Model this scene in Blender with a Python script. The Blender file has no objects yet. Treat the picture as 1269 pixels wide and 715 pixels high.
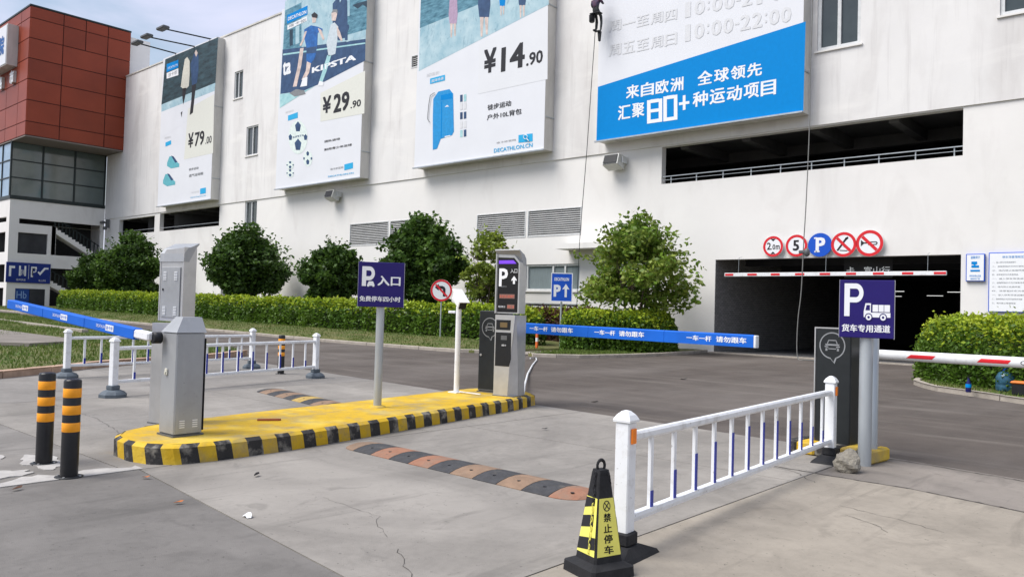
import bpy, bmesh, math, random
import numpy as np
from mathutils import Vector, Matrix
random.seed(7); rng = np.random.default_rng(11)
sc = bpy.context.scene
COL = sc.collection
PI = math.pi
# ---------------------------------------------------------------- camera
# world frame: X runs along the shop front (to the right), Y runs into the building, Z up. eye height 1.6 m
FPX = 980.0
pit, rol, yaw = (math.radians(a) for a in (1.48, 1.62, 48.4))
cp, sp, cr, sr = math.cos(pit), math.sin(pit), math.cos(rol), math.sin(rol)
M3 = Matrix(((math.sin(yaw), -math.cos(yaw), 0), (math.cos(yaw), math.sin(yaw), 0), (0, 0, 1)))
fwd = M3 @ Vector((0, cp, sp)); up0 = M3 @ Vector((0, -sp, cp)); r0 = M3 @ Vector((1, 0, 0))
RT = r0 * cr + up0 * sr; UP = up0 * cr - r0 * sr
EYE = Vector((0, 0, 1.6))
cam_d = bpy.data.cameras.new('camera'); cam = bpy.data.objects.new('camera', cam_d); COL.objects.link(cam)
cam_d.sensor_width = 36; cam_d.lens = 36 * FPX / 1269; cam_d.clip_end = 3000; cam_d.clip_start = .05
m4 = Matrix((RT, UP, -fwd)).transposed().to_4x4(); m4.translation = EYE
cam.matrix_world = m4; sc.camera = cam
# ---------------------------------------------------------------- world, sun, exposure
SUN_DIR = Vector((-.35, -.62, 1.0)).normalized()        # towards the sun
w = bpy.data.worlds.new('World'); sc.world = w; w.use_nodes = True
nt = w.node_tree; nt.nodes.clear(); N = nt.nodes.new; Lk = nt.links.new
out = N('ShaderNodeOutputWorld'); bg = N('ShaderNodeBackground'); bg.inputs[1].default_value = .088
sky = N('ShaderNodeTexSky'); sky.sky_type = 'NISHITA'; sky.sun_disc = False
sky.sun_elevation = math.asin(SUN_DIR.z); sky.sun_rotation = math.atan2(SUN_DIR.x, SUN_DIR.y)
sky.air_density = 1.5; sky.dust_density = 1.0
geo = N('ShaderNodeTexCoord'); mp = N('ShaderNodeMapping'); mp.inputs['Scale'].default_value = (1.4, 1.4, 4.2)
nz = N('ShaderNodeTexNoise'); nz.inputs['Scale'].default_value = 1.7; nz.inputs['Detail'].default_value = 7; nz.inputs['Roughness'].default_value = .55
nz.inputs['Distortion'].default_value = .5
cr_ = N('ShaderNodeValToRGB'); cr_.color_ramp.elements[0].position = .40; cr_.color_ramp.elements[1].position = .60
cr_.color_ramp.elements[0].color = (.12, .12, .12, 1)
mx = N('ShaderNodeMix'); mx.data_type = 'RGBA'; mx.inputs[7].default_value = (5.7, 5.95, 7.5, 1)
Lk(geo.outputs['Generated'], mp.inputs[0]); Lk(mp.outputs[0], nz.inputs['Vector']); Lk(nz.outputs['Fac'], cr_.inputs[0])
Lk(cr_.outputs[0], mx.inputs[0]); Lk(sky.outputs[0], mx.inputs[6]); Lk(mx.outputs[2], bg.inputs[0]); Lk(bg.outputs[0], out.inputs[0])
sun_d = bpy.data.lights.new('sun', 'SUN'); sun_d.energy = 2.8; sun_d.angle = math.radians(38); sun_d.color = (1, .965, .92)
sun = bpy.data.objects.new('sun', sun_d); COL.objects.link(sun); sun.rotation_euler = SUN_DIR.to_track_quat('Z', 'Y').to_euler()
sun.location = (0, 0, 60)
vs = sc.view_settings; vs.view_transform = 'Standard'; vs.look = 'None'; vs.gamma = 1; vs.exposure = 0.64
try: sc.display_settings.display_device = 'sRGB'
except Exception: pass

# ---------------------------------------------------------------- survey helpers: sight line -> real place on a known plane
def ray(px, py): return fwd + RT * ((px - 634.5) / FPX) - UP * ((py - 357.5) / FPX)
def gd(px, py, z=0.0):
    d = ray(px, py); return EYE + d * ((z - 1.6) / d.z)
def fc(px, py, Y=30.6):
    d = ray(px, py); return EYE + d * (Y / d.y)
def xc(px, py, X=-79.8):
    d = ray(px, py); return EYE + d * (X / d.x)
def zg(x): return min(max((-28 - x) * .0075, 0), .37)       # the ground climbs gently to the left
# ---------------------------------------------------------------- materials
def rgb(h):
    if isinstance(h, str):
        v = [int(h[i:i + 2], 16) / 255 for i in (0, 2, 4)]
        return tuple(c / 12.92 if c <= .04045 else ((c + .055) / 1.055) ** 2.4 for c in v) + (1,)
    return tuple(h) + (1,)
MATS = {}
def mat(name, col, rough=.6, metal=0., var=.12, scale=6., bump=0., bscale=40., col2=None, emit=0., island=0., spec=.3, stretch=None, coat=0., orand=0.):
    if name in MATS: return MATS[name]
    m = bpy.data.materials.new(name); m.use_nodes = True; MATS[name] = m
    t = m.node_tree; p = t.nodes['Principled BSDF']; c = rgb(col)
    p.inputs['Roughness'].default_value = rough; p.inputs['Metallic'].default_value = metal
    p.inputs['Specular IOR Level'].default_value = spec; p.inputs['Coat Weight'].default_value = coat
    tc = t.nodes.new('ShaderNodeTexCoord'); src = tc.outputs['Object']
    if stretch:
        mpn = t.nodes.new('ShaderNodeMapping'); mpn.inputs['Scale'].default_value = stretch
        t.links.new(src, mpn.inputs[0]); src = mpn.outputs[0]
    n = t.nodes.new('ShaderNodeTexNoise'); n.inputs['Scale'].default_value = scale; n.inputs['Detail'].default_value = 6
    n.inputs['Roughness'].default_value = .62
    t.links.new(src, n.inputs['Vector'])
    rm = t.nodes.new('ShaderNodeMapRange'); rm.inputs[1].default_value = .3; rm.inputs[2].default_value = .7
    t.links.new(n.outputs['Fac'], rm.inputs[0])
    mixc = t.nodes.new('ShaderNodeMix'); mixc.data_type = 'RGBA'
    c2 = rgb(col2) if col2 is not None else tuple(x * (1 - var) for x in c[:3]) + (1,)
    c1 = c if col2 is not None else tuple(min(x * (1 + var), 1) for x in c[:3]) + (1,)
    mixc.inputs[6].default_value = c1; mixc.inputs[7].default_value = c2
    t.links.new(rm.outputs[0], mixc.inputs[0]); last = mixc.outputs[2]
    if orand:
        g = t.nodes.new('ShaderNodeObjectInfo'); hs = t.nodes.new('ShaderNodeHueSaturation')
        r1 = t.nodes.new('ShaderNodeMapRange'); r1.inputs[3].default_value = 1 - orand; r1.inputs[4].default_value = 1 + orand
        t.links.new(g.outputs['Random'], r1.inputs[0]); t.links.new(r1.outputs[0], hs.inputs['Value']); t.links.new(last, hs.inputs['Color']); last = hs.outputs[0]
    if island:
        g = t.nodes.new('ShaderNodeNewGeometry'); hs = t.nodes.new('ShaderNodeHueSaturation')
        r1 = t.nodes.new('ShaderNodeMapRange'); r1.inputs[3].default_value = 1 - island; r1.inputs[4].default_value = 1 + island
        t.links.new(g.outputs['Random Per Island'], r1.inputs[0]); t.links.new(r1.outputs[0], hs.inputs['Value'])
        t.links.new(last, hs.inputs['Color']); last = hs.outputs[0]
    t.links.new(last, p.inputs['Base Color'])
    if emit:
        t.links.new(last, p.inputs['Emission Color']); p.inputs['Emission Strength'].default_value = emit
    if island:      # thin leaves let light through
        tr = t.nodes.new('ShaderNodeBsdfTranslucent'); ms = t.nodes.new('ShaderNodeMixShader'); ms.inputs[0].default_value = .32
        t.links.new(last, tr.inputs['Color']); t.links.new(p.outputs[0], ms.inputs[1]); t.links.new(tr.outputs[0], ms.inputs[2]); t.links.new(ms.outputs[0], t.nodes['Material Output'].inputs[0])
    if bump:
        b = t.nodes.new('ShaderNodeTexNoise'); b.inputs['Scale'].default_value = bscale; b.inputs['Detail'].default_value = 8
        t.links.new(tc.outputs['Object'], b.inputs['Vector'])
        bn = t.nodes.new('ShaderNodeBump'); bn.inputs['Strength'].default_value = bump; bn.inputs['Distance'].default_value = .02
        t.links.new(b.outputs['Fac'], bn.inputs['Height']); t.links.new(bn.outputs[0], p.inputs['Normal'])
    return m
def add_layer(m, colour, scale, lo, hi, strength=1., stretch=None, dist=0., seed=0.):
    """dirt, stains or wear with a shape of its own laid over a material"""
    t = m.node_tree; p = t.nodes['Principled BSDF']; old = p.inputs['Base Color'].links[0].from_socket
    tc = t.nodes.new('ShaderNodeTexCoord'); mpn = t.nodes.new('ShaderNodeMapping')
    mpn.inputs['Scale'].default_value = stretch or (1, 1, 1); mpn.inputs['Location'].default_value = (seed, seed * .7, seed * .3)
    n = t.nodes.new('ShaderNodeTexNoise'); n.inputs['Scale'].default_value = scale; n.inputs['Detail'].default_value = 7; n.inputs['Distortion'].default_value = dist
    n.inputs['Roughness'].default_value = .6
    t.links.new(tc.outputs['Object'], mpn.inputs[0]); t.links.new(mpn.outputs[0], n.inputs['Vector'])
    r = t.nodes.new('ShaderNodeMapRange'); r.inputs[1].default_value = lo; r.inputs[2].default_value = hi; r.inputs[4].default_value = strength
    t.links.new(n.outputs['Fac'], r.inputs[0])
    mx = t.nodes.new('ShaderNodeMix'); mx.data_type = 'RGBA'; mx.inputs[7].default_value = rgb(colour)
    t.links.new(r.outputs[0], mx.inputs[0]); t.links.new(old, mx.inputs[6]); t.links.new(mx.outputs[2], p.inputs['Base Color'])
    return m
ASPH = mat('asphalt', (.088, .073, .063), .9, var=.2, scale=1.2, bump=.5, bscale=90)
add_layer(ASPH, (.16, .14, .125), .35, .45, .72, .8, (1, .35, 1)); add_layer(ASPH, (.19, .168, .145), 2.4, .54, .74, .55, (.10, 1, 1), .4, 9); add_layer(ASPH, (.26, .23, .2), 60, .6, .7, .55); add_layer(ASPH, (.07, .062, .06), 22, .62, .72, .6, seed=3)
def conc(name, c, seed):
    m = mat(name, c, .88, var=.12, scale=1.3, bump=.22, bscale=140)
    add_layer(m, tuple(x * .8 for x in c), 14, .45, .7, .5, None, .3, seed + 3); add_layer(m, tuple(min(1, x * 1.2) for x in c), 110, .55, .7, .5, None, 0, seed + 4)
    add_layer(m, tuple(x * .58 for x in c), .55, .44, .7, .75, (1, .5, 1), 1.4, seed); add_layer(m, tuple(x * .68 for x in c), 2.6, .5, .7, .5, (1, .6, 1), 2., seed + 12)
    add_layer(m, tuple(min(1, x * 1.4) for x in c), .5, .5, .72, .7, (.5, 1, 1), .8, seed + 5)
    add_layer(m, tuple(x * .5 for x in c), 4, .57, .74, .6, (1, .10, 1), .6, seed + 9)      # tyre-drag streaks along the lanes
    add_layer(m, tuple(x * .4 for x in c), 30, .655, .69, .75, None, 0, seed + 2); add_layer(m, tuple(x * .62 for x in c), 1.7, .6, .72, .5, None, 2.5, seed + 7)
    return m
CONC = [conc('concrete_pale', (.262, .242, .216), 1), conc('concrete_grey', (.232, .216, .197), 14), conc('concrete_dark', (.163, .152, .14), 25), conc('concrete_warm', (.30, .265, .217), 33)]
STRIP = conc('concrete_mottled', (.22, .195, .17), 41)
KERB = mat('kerb_concrete', (.36, .32, .27), .9, var=.2, scale=3, bump=.4); KERBR = mat('kerb_reddish', (.42, .29, .21), .9, var=.25, scale=3, bump=.4)
WALL = mat('white_render', (.74, .725, .705), .85, var=.04, scale=.4, bump=.12, bscale=8)
add_layer(WALL, (.50, .47, .45), .5, .48, .72, .55, (1, 1, .22), .4, 2); add_layer(WALL, (.80, .78, .75), .35, .5, .7, .7, (.6, 1, 1.6), 1, 8)
add_layer(WALL, (.42, .395, .38), 1.6, .56, .74, .32, (2.2, 1, .12), .2, 6)
WALL2 = mat('white_render_lower', (.76, .74, .71), .85, var=.03, scale=.5, bump=.1, bscale=8)
add_layer(WALL2, (.60, .57, .54), .6, .55, .75, .45, (1, 1, .4), .8, 12)
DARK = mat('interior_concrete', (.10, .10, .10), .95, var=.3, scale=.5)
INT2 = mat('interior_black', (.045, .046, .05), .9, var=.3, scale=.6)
BOARD = mat('board_vinyl', (.72, .73, .76), .5, var=.025, scale=.5)
BSIDE = mat('board_side', (.60, .58, .54), .6, var=.15, scale=1.2, stretch=(1, 1, .3))
RED = mat('red_panel', (.26, .045, .018), .42, var=.14, scale=.35, orand=.1); REDJ = mat('red_joint', (.06, .015, .012), .7)
BLK = mat('black_plastic', (.012, .013, .015), .5, var=.25); RUB = mat('black_rubber', (.018, .018, .020), .75, var=.3, scale=9, bump=.2)
WPAINT = mat('white_paint', (.78, .79, .80), .38, var=.04, scale=5); add_layer(WPAINT, (.42, .39, .35), 7, .54, .74, .5); add_layer(WPAINT, (.20, .17, .14), 30, .64, .7, .5, seed=5)
BLUE = mat('blue_strip', (.035, .05, .33), .45, var=.1); ORG = mat('orange_reflector', (.95, .24, .02), .35, var=.08)
GREY = mat('grey_steel', (.36, .37, .38), .42, metal=.25, var=.05, scale=3); add_layer(GREY, (.24, .24, .24), 2, .5, .72, .5); add_layer(GREY, (.50, .50, .49), 5, .58, .75, .4, (2, 2, .25), .3, 4); add_layer(GREY, (.12, .11, .10), 40, .66, .7, .5, seed=8)
GREYD = mat('dark_grey_steel', (.12, .125, .13), .5, metal=.2); ALU = mat('brushed_aluminium', (.52, .52, .52), .38, metal=.6, var=.08)
GALV = mat('galvanised_pole', (.42, .45, .47), .42, metal=.45, var=.12, scale=6, stretch=(1, 1, .2))
ANTH = mat('anthracite_housing', (.018, .021, .023), .45, var=.15)
YEL = mat('yellow_road_paint', (.56, .35, .015), .75, var=.1, scale=3, bump=.3, bscale=30)
add_layer(YEL, (.33, .27, .15), 3, .47, .7, .8); add_layer(YEL, (.16, .13, .09), 9, .6, .72, .6, (1, .4, 1), .5, 6); add_layer(YEL, (.85, .66, .12), 1.5, .5, .7, .5, seed=4)
YBLK = mat('black_road_paint', (.035, .033, .032), .8, var=.3, scale=6, bump=.3); add_layer(YBLK, (.27, .25, .21), 7, .5, .66, .8, seed=2)
NAVY = mat('navy_sign', (.016, .008, .125), .4, var=.06); BLUES = mat('blue_sign', (.008, .085, .52), .4, var=.06)
SHROUD = mat('blue_shroud', (.004, .115, .55), .65, var=.09, scale=3, bump=.15, bscale=6)
WH = mat('white_print', (.80, .81, .83), .5, var=.02); BK = mat('black_print', (.02, .02, .024), .5, var=.05); GRP = mat('grey_print', (.22, .23, .24), .5)
LGP = mat('faint_grey_print', (.66, .665, .68), .5, var=.05); LBP = mat('light_blue_print', (.02, .38, .68), .5, var=.05); BBP = mat('bright_blue_print', (.0, .225, .60), .75, var=.04, spec=.1)
REDP = mat('red_print', (.66, .02, .03), .45, var=.06); GLASS = mat('dark_glass', (.045, .055, .055), .12, var=.4, scale=.4, spec=.8)
GLASST = mat('tinted_green_glass', (.10, .13, .125), .08, var=.3, scale=.15, spec=.9); GLASSB = mat('blue_reflecting_glass', (.30, .42, .56), .15, var=.2, scale=.3)
FRAMED = mat('dark_mullion', (.02, .03, .03), .4); FRAMEW = mat('white_window_frame', (.62, .63, .63), .45); CURT = mat('window_blind', (.20, .24, .25), .3, var=.15, scale=5, stretch=(6, 1, .3))
BARK = mat('bark', (.10, .075, .055), .9, var=.3, scale=8, bump=.5)
LEAFD = mat('leaf_dark', (.060, .115, .020), .5, col2=(.034, .076, .013), scale=1.2, island=.5); LEAFD2 = mat('leaf_fresh_dark', (.11, .19, .03), .5, col2=(.07, .14, .02), scale=1.2, island=.4)
LEAFM = mat('leaf_mid', (.19, .29, .035), .5, col2=(.10, .19, .02), scale=1.2, island=.45)
LEAFY = mat('leaf_pale', (.26, .31, .05), .5, col2=(.13, .20, .03), scale=1.2, island=.4)
LEAFH = mat('hedge_leaf', (.115, .20, .02), .5, col2=(.06, .13, .013), scale=.8, island=.45)
LEAFN = mat('hedge_new_leaf', (.40, .46, .03), .5, col2=(.26, .38, .025), scale=.8, island=.35)
LEAFR = mat('hedge_red_leaf', (.11, .035, .03), .5, col2=(.06, .04, .02), scale=1, island=.4)
LAWN = mat('lawn_soil', (.07, .105, .022), .95, col2=(.15, .13, .055), scale=1.1, bump=.5); GRASS = mat('grass_blade', (.075, .15, .02), .6, col2=(.15, .18, .04), scale=1.1, island=.35)
STONE = mat('rock', (.36, .33, .27), .95, col2=(.20, .18, .15), scale=9, bump=1., bscale=25)
EMB = mat('dark_navy_photo', (.02, .05, .08), .5, var=.3, scale=2)  # dark blue ink of the printed picture
SKYP = mat('teal_photo', (.16, .36, .46), .5, col2=(.02, .10, .15), scale=2.6, stretch=(.6, 1, 2.2)); PALEP = mat('pale_photo', (.50, .64, .68), .5, col2=(.26, .44, .52), scale=1.1); add_layer(PALEP, (.12, .25, .33), 2.2, .56, .7, .6, (1.6, 1, .8), 1., 3)
DKP = mat('dark_teal_photo', (.05, .10, .12), .5, col2=(.01, .02, .025), scale=1.8, stretch=(.5, 1, 2))
SKIN = mat('skin_print', (.62, .50, .45), .5, var=.3, scale=2.2); BLP = mat('royal_print', (.03, .17, .50), .5, col2=(.01, .07, .25), scale=2.5); CREAM = mat('cream_print', (.70, .70, .63), .5, var=.03)
NVP = mat('slate_print', (.045, .10, .21), .5, col2=(.02, .05, .12), scale=2.2); MINT = mat('mint_print', (.46, .70, .70), .5, col2=(.25, .50, .54), scale=2.5)

# ---------------------------------------------------------------- mesh helpers
class MB:
    def __init__(s): s.v = []; s.f = []; s.mi = []; s.k = 0; s.smooth = []
    def m(s, k): s.k = k; return s
    def face(s, pts, sm=False):
        i = len(s.v); s.v += [tuple(p) for p in pts]; s.f.append(tuple(range(i, i + len(pts)))); s.mi.append(s.k); s.smooth.append(sm); return s
    def add(s, vs, fs, sm=False):
        i = len(s.v); s.v += [tuple(p) for p in vs]
        for f in fs: s.f.append(tuple(a + i for a in f)); s.mi.append(s.k); s.smooth.append(sm)
        return s
    def box(s, x0, x1, y0, y1, z0, z1, bev=0.):
        if bev <= 0:
            vs_ = [(x, y, z) for z in (z0, z1) for x, y in ((x0, y0), (x1, y0), (x1, y1), (x0, y1))]
            return s.add(vs_, [(3, 2, 1, 0), (4, 5, 6, 7), (0, 1, 5, 4), (1, 2, 6, 5), (2, 3, 7, 6), (3, 0, 4, 7)])
        b = bev; ring = [(x0 + b, y0), (x1 - b, y0), (x1, y0 + b), (x1, y1 - b), (x1 - b, y1), (x0 + b, y1), (x0, y1 - b), (x0, y0 + b)]
        cx, cy = (x0 + x1) / 2, (y0 + y1) / 2; fx = (x1 - x0 - 2 * b) / (x1 - x0); fy = (y1 - y0 - 2 * b) / (y1 - y0)
        ins = [(cx + (x - cx) * fx, cy + (y - cy) * fy) for x, y in ring]
        vs_ = [(x, y, z0) for x, y in ins] + [(x, y, z0 + b) for x, y in ring] + [(x, y, z1 - b) for x, y in ring] + [(x, y, z1) for x, y in ins]
        fs = [tuple(reversed(range(8))), tuple(range(24, 32))]
        for r_ in range(3):
            for i in range(8): fs.append((r_ * 8 + i, r_ * 8 + (i + 1) % 8, r_ * 8 + 8 + (i + 1) % 8, r_ * 8 + 8 + i))
        return s.add(vs_, fs)
    def prism(s, pts, vec, cap=True):
        """polygon pts extruded along vec"""
        n = len(pts); a = [Vector(p) for p in pts]; b = [p + Vector(vec) for p in a]
        fs = [(i, (i + 1) % n, n + (i + 1) % n, n + i) for i in range(n)]
        if cap: fs += [tuple(reversed(range(n))), tuple(range(n, 2 * n))]
        return s.add(a + b, fs)
    def lathe(s, cx, cy, prof, n=20, sm=True, rot=0.):
        vs_ = []; fs = []
        for r, z in prof: vs_ += [(cx + r * math.cos(rot + 2 * PI * i / n), cy + r * math.sin(rot + 2 * PI * i / n), z) for i in range(n)]
        for j in range(len(prof) - 1):
            for i in range(n): fs.append((j * n + i, j * n + (i + 1) % n, (j + 1) * n + (i + 1) % n, (j + 1) * n + i))
        s.add(vs_, fs, sm); k = len(prof) - 1
        s.face([vs_[k * n + i] for i in range(n)]); s.face([vs_[i] for i in reversed(range(n))]); return s
    def tube(s, pts, rad, n=8, sm=True):
        pts = [Vector(p) for p in pts]; rs = rad if isinstance(rad, (list, tuple)) else [rad] * len(pts); vs_ = []; fs = []
        pu = None
        for i, p in enumerate(pts):
            t = (pts[min(i + 1, len(pts) - 1)] - pts[max(i - 1, 0)]).normalized()
            if pu is None: pu = t.orthogonal().normalized()
            pu = (pu - t * pu.dot(t)).normalized(); v = t.cross(pu)
            vs_ += [p + (pu * math.cos(2 * PI * k / n) + v * math.sin(2 * PI * k / n)) * rs[i] for k in range(n)]
        for j in range(len(pts) - 1):
            for i in range(n): fs.append((j * n + i, j * n + (i + 1) % n, (j + 1) * n + (i + 1) % n, (j + 1) * n + i))
        s.add(vs_, fs, sm); s.face(vs_[:n][::-1]); s.face(vs_[-n:]); return s
    def build(s, name, mats, parent=None, world=False, kind=None, label=None, cat=None, group=None):
        if not isinstance(mats, (list, tuple)): mats = [mats]
        off = Vector((0, 0, 0))
        if world and parent is not None:
            q = parent
            while q is not None: off += q.location; q = q.parent
        me = bpy.data.meshes.new(name); me.from_pydata([tuple(Vector(v) - off) for v in s.v], [], s.f)
        for mt in mats: me.materials.append(mt)
        me.polygons.foreach_set('material_index', s.mi); me.polygons.foreach_set('use_smooth', s.smooth)
        me.update(); return link(name, me, parent, kind, label, cat, group)
def link(name, me, parent=None, kind=None, label=None, cat=None, group=None):
    o = bpy.data.objects.new(name, me); COL.objects.link(o)
    if parent is not None: o.parent = parent
    if kind: o['kind'] = kind
    if label: o['label'] = label
    if cat: o['category'] = cat
    if group: o['group'] = group
    return o
def thing(name, label, cat, loc=(0, 0, 0), rz=0., group=None):
    o = link(name, None, None, None, label, cat, group); o.location = loc; o.rotation_euler = (0, 0, rz); o.empty_display_size = .2
    return o
def struct(name, mb, m, **k): return mb.build(name, m, kind='structure', **k)
def copy_tree(o, parent=None):
    c = o.copy(); COL.objects.link(c)
    if parent is not None: c.parent = parent
    for ch in list(o.children): copy_tree(ch, c)
    return c
def text_mesh(body, bold=0.):
    cu = bpy.data.curves.new('txt', 'FONT'); cu.body = body; cu.resolution_u = 2
    ob = bpy.data.objects.new('txt', cu); me = bpy.data.meshes.new_from_object(ob); bpy.data.objects.remove(ob); bpy.data.curves.remove(cu)
    if bold >= .02:      # heavier strokes: the same glyphs struck again slightly to the side
        n = len(me.vertices); co = np.empty(n * 3); me.vertices.foreach_get('co', co); co = co.reshape(-1, 3); fs = [tuple(p.vertices) for p in me.polygons]
        V = []; F_ = []
        for k, (dx, dy) in enumerate(((-1, -1), (1, 1), (-1, 1), (1, -1))): V.append(co + np.array([dx * bold * .8, dy * bold * .55, .001 * k])); F_ += [tuple(i + k * n for i in f) for f in fs]
        me = bpy.data.meshes.new('txt'); me.from_pydata(np.vstack(V).tolist(), [], F_)
    return me
def text(body, o, u, v, m, parent, name='lettering', bold=.012, world=True):
    """print stretched to the rectangle with corner o and edges u (reading direction) and v (up)"""
    me = text_mesh(body, bold); n = len(me.vertices)
    co = np.empty(n * 3); me.vertices.foreach_get('co', co); co = co.reshape(-1, 3)
    lo, hi = co.min(0), co.max(0); t = (co - lo) / np.maximum(hi - lo, 1e-6)
    off = Vector((0, 0, 0))
    if world and parent is not None:
        q = parent
        while q is not None: off += q.location; q = q.parent
    nr = Vector(u).cross(Vector(v)).normalized() * (.0022 * Vector(v).length ** .5)
    P = np.array(Vector(o) - off) + t[:, :1] * np.array(u) + t[:, 1:2] * np.array(v) + t[:, 2:3] * np.array(nr)
    me.vertices.foreach_set('co', P.ravel()); me.materials.clear(); me.materials.append(m); me.update(); me.name = name
    return link(name, me, parent)
def ftext(body, x0, y0, x1, y1, Y, m, parent, bold=.012, name='lettering'):
    if 29.8 < Y < 29.9: Y = 29.9 - (.016 + (29.9 - Y - .02) * .6)
    """print on a plane parallel to the shop front, between the sight lines of its left bottom and right top"""
    if body == '一': ym = (y0 + y1) / 2; hh_ = abs(y1 - y0) * .06; y0, y1 = ym + hh_, ym - hh_
    if body == '1': w_ = x1 - x0; x0, x1 = x0 + w_ * .25, x1 - w_ * .2
    if body == ':': w_ = x1 - x0; x0, x1 = x0 + w_ * .2, x1 - w_ * .2
    a = fc(x0, y0, Y); b = fc(x1, y1, Y)
    return text(body, a, (b.x - a.x, 0, 0), (0, 0, b.z - a.z), m, parent, name, bold)
def fpoly(pts, Y, m, parent, name='print'):
    if 29.8 < Y < 29.9: Y = 29.9 - (.016 + (29.9 - Y - .02) * .6)
    mb = MB(); mb.face([fc(x, y, Y) for x, y in pts]); return mb.build(name, m, parent, world=True)
def slabwall(mb, x0, x1, z0, z1, y, holes, depth, P=lambda a, b, c: (a, b, c)):
    """front face of a wall with rectangular holes, and the reveals of the holes"""
    xs = sorted({x0, x1, *[h[0] for h in holes], *[h[1] for h in holes]}); zs = sorted({z0, z1, *[h[2] for h in holes], *[h[3] for h in holes]})
    xs = [x for x in xs if x0 <= x <= x1]; zs = [z for z in zs if z0 <= z <= z1]
    for i in range(len(xs) - 1):
        for j in range(len(zs) - 1):
            cx, cz = (xs[i] + xs[i + 1]) / 2, (zs[j] + zs[j + 1]) / 2
            if any(h[0] < cx < h[1] and h[2] < cz < h[3] for h in holes): continue
            mb.face([P(xs[i], y, zs[j]), P(xs[i + 1], y, zs[j]), P(xs[i + 1], y, zs[j + 1]), P(xs[i], y, zs[j + 1])])
    for a, b, c, d in holes:
        q = [(a, c), (b, c), (b, d), (a, d)]
        for k in range(4):
            (p, r), (s_, t) = q[k], q[(k + 1) % 4]
            mb.face([P(p, y, r), P(s_, y, t), P(s_, y + depth, t), P(p, y + depth, r)])
def leaves(centers, size, m, ups=None, seedn=0, aspect=.55, spread=1.0):
    """many small leaf-shaped quads"""
    n = len(centers); a = rng.normal(size=(n, 3)); a[:, 2] *= .7; a /= np.linalg.norm(a, axis=1)[:, None]
    b = rng.normal(size=(n, 3)); b = np.cross(a, b); b /= np.linalg.norm(b, axis=1)[:, None]
    s = size * (.6 + .8 * rng.random((n, 1)))
    V = np.stack([centers - a * s, centers + b * s * aspect, centers + a * s, centers - b * s * aspect], 1).reshape(-1, 3)
    me = bpy.data.meshes.new('leaves'); me.vertices.add(4 * n); me.vertices.foreach_set('co', V.ravel())
    me.loops.add(4 * n); me.loops.foreach_set('vertex_index', np.arange(4 * n)); me.polygons.add(n)
    me.polygons.foreach_set('loop_start', np.arange(0, 4 * n, 4)); me.polygons.foreach_set('loop_total', np.full(n, 4))
    ms = m if isinstance(m, (list, tuple)) else [m]
    for x in ms: me.materials.append(x)
    if ups is not None: me.polygons.foreach_set('material_index', ups.astype(np.int32))
    me.update(calc_edges=True); return me
# ================================================================ ground
g = MB(); xs = [-420, -300, -200, -140, -110, -95, -78, -70, -60, -50, -40, -28, -10, 10, 60, 200, 420]; ys = [-420, -200, -60, -20, 0, 20, 40, 80, 200, 420]
vs_ = [(x, y, zg(x)) for y in ys for x in xs]; n_ = len(xs)
g.add(vs_, [(j * n_ + i, j * n_ + i + 1, (j + 1) * n_ + i + 1, (j + 1) * n_ + i) for j in range(len(ys) - 1) for i in range(n_ - 1)])
struct('road', g, ASPH)
# concrete lanes in front of the barriers, cast in slabs with open joints
apron = link('concrete_apron', None, kind='structure')
def slab(pts, m, z=.014):
    mb = MB(); mb.prism([(x, y, -.03) for x, y in pts], (0, 0, z + .03)); o = mb.build('slab', m, apron); return o
def ye(x):   # edge of the asphalt
    P = [(-22, 11.9), (-20.5, 11.3), (-15.3, 10.85), (-10.94, 10.41), (-8.43, 10.16), (-4.36, 10.05), (-2.84, 9.81), (-1.44, 9.55), (8, 8.1), (20, 6)]
    for (a, b), (c, d) in zip(P, P[1:]):
        if a <= x <= c: return b + (d - b) * (x - a) / (c - a)
    return P[-1][1]
def kx(y):   # lane side of the left kerb
    P = [(-14, -8.0), (-8, -12.0), (0, -15.3), (4.82, -17.13), (6.16, -18.0), (7.44, -19.03), (8.96, -19.68), (10.59, -20.19), (12.3, -21.31)]
    for (a, b), (c, d) in zip(P, P[1:]):
        if a <= y <= c: return b + (d - b) * (y - a) / (c - a)
    return P[-1][1]
J = .007
slab([(kx(3.15) , 3.15 + J), (-13.2 - J, 3.15 + J), (-13.2 - J, 6.9 - J), (kx(6.9), 6.9 - J), (kx(5), 5)], CONC[1])
slab([(kx(6.9), 6.9 + J), (-13.2 - J, 6.9 + J), (-13.2 - J, ye(-13.2)), (-15.3, ye(-15.3)), (-20.5, ye(-20.5)), (kx(10.6), 10.6), (kx(9), 9)], CONC[1])
slab([(-13.2 + J, 3.15 + J), (-7.46 - J, 3.15 + J), (-7.46 - J, 6.9 - J), (-13.2 + J, 6.9 - J)], CONC[0])
slab([(-13.2 + J, 6.9 + J), (-7.46 - J, 6.9 + J), (-7.46 - J, ye(-7.46)), (-10.9, ye(-10.9)), (-13.2 + J, ye(-13.2))], CONC[0])
slab([(-7.46 + J, 3.26 + J), (-3.05 - J, 2.78 + J), (-3.05 - J, 7.6 - J), (-7.46 + J, 7.6 - J)], CONC[0])
slab([(-7.46 + J, 7.6 + J), (-3.05 - J, 7.6 + J), (-3.05 - J, ye(-3.05)), (-7.46 + J, ye(-7.46))], CONC[0])
slab([(-3.05 + J, 2.78 + J), (2.4, 2.3 + J), (2.4, 7.5), (-.2, 7.78), (-1.2, 7.9), (-2.1, 8.12), (-2.9, 8.14), (-3.05 + J, 8.16)], CONC[3])
slab([(kx(-6), -6), (-7.46 - J, -6), (-7.46 - J, 3.15 - J), (kx(3.1), 3.15 - J)], CONC[1])
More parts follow.
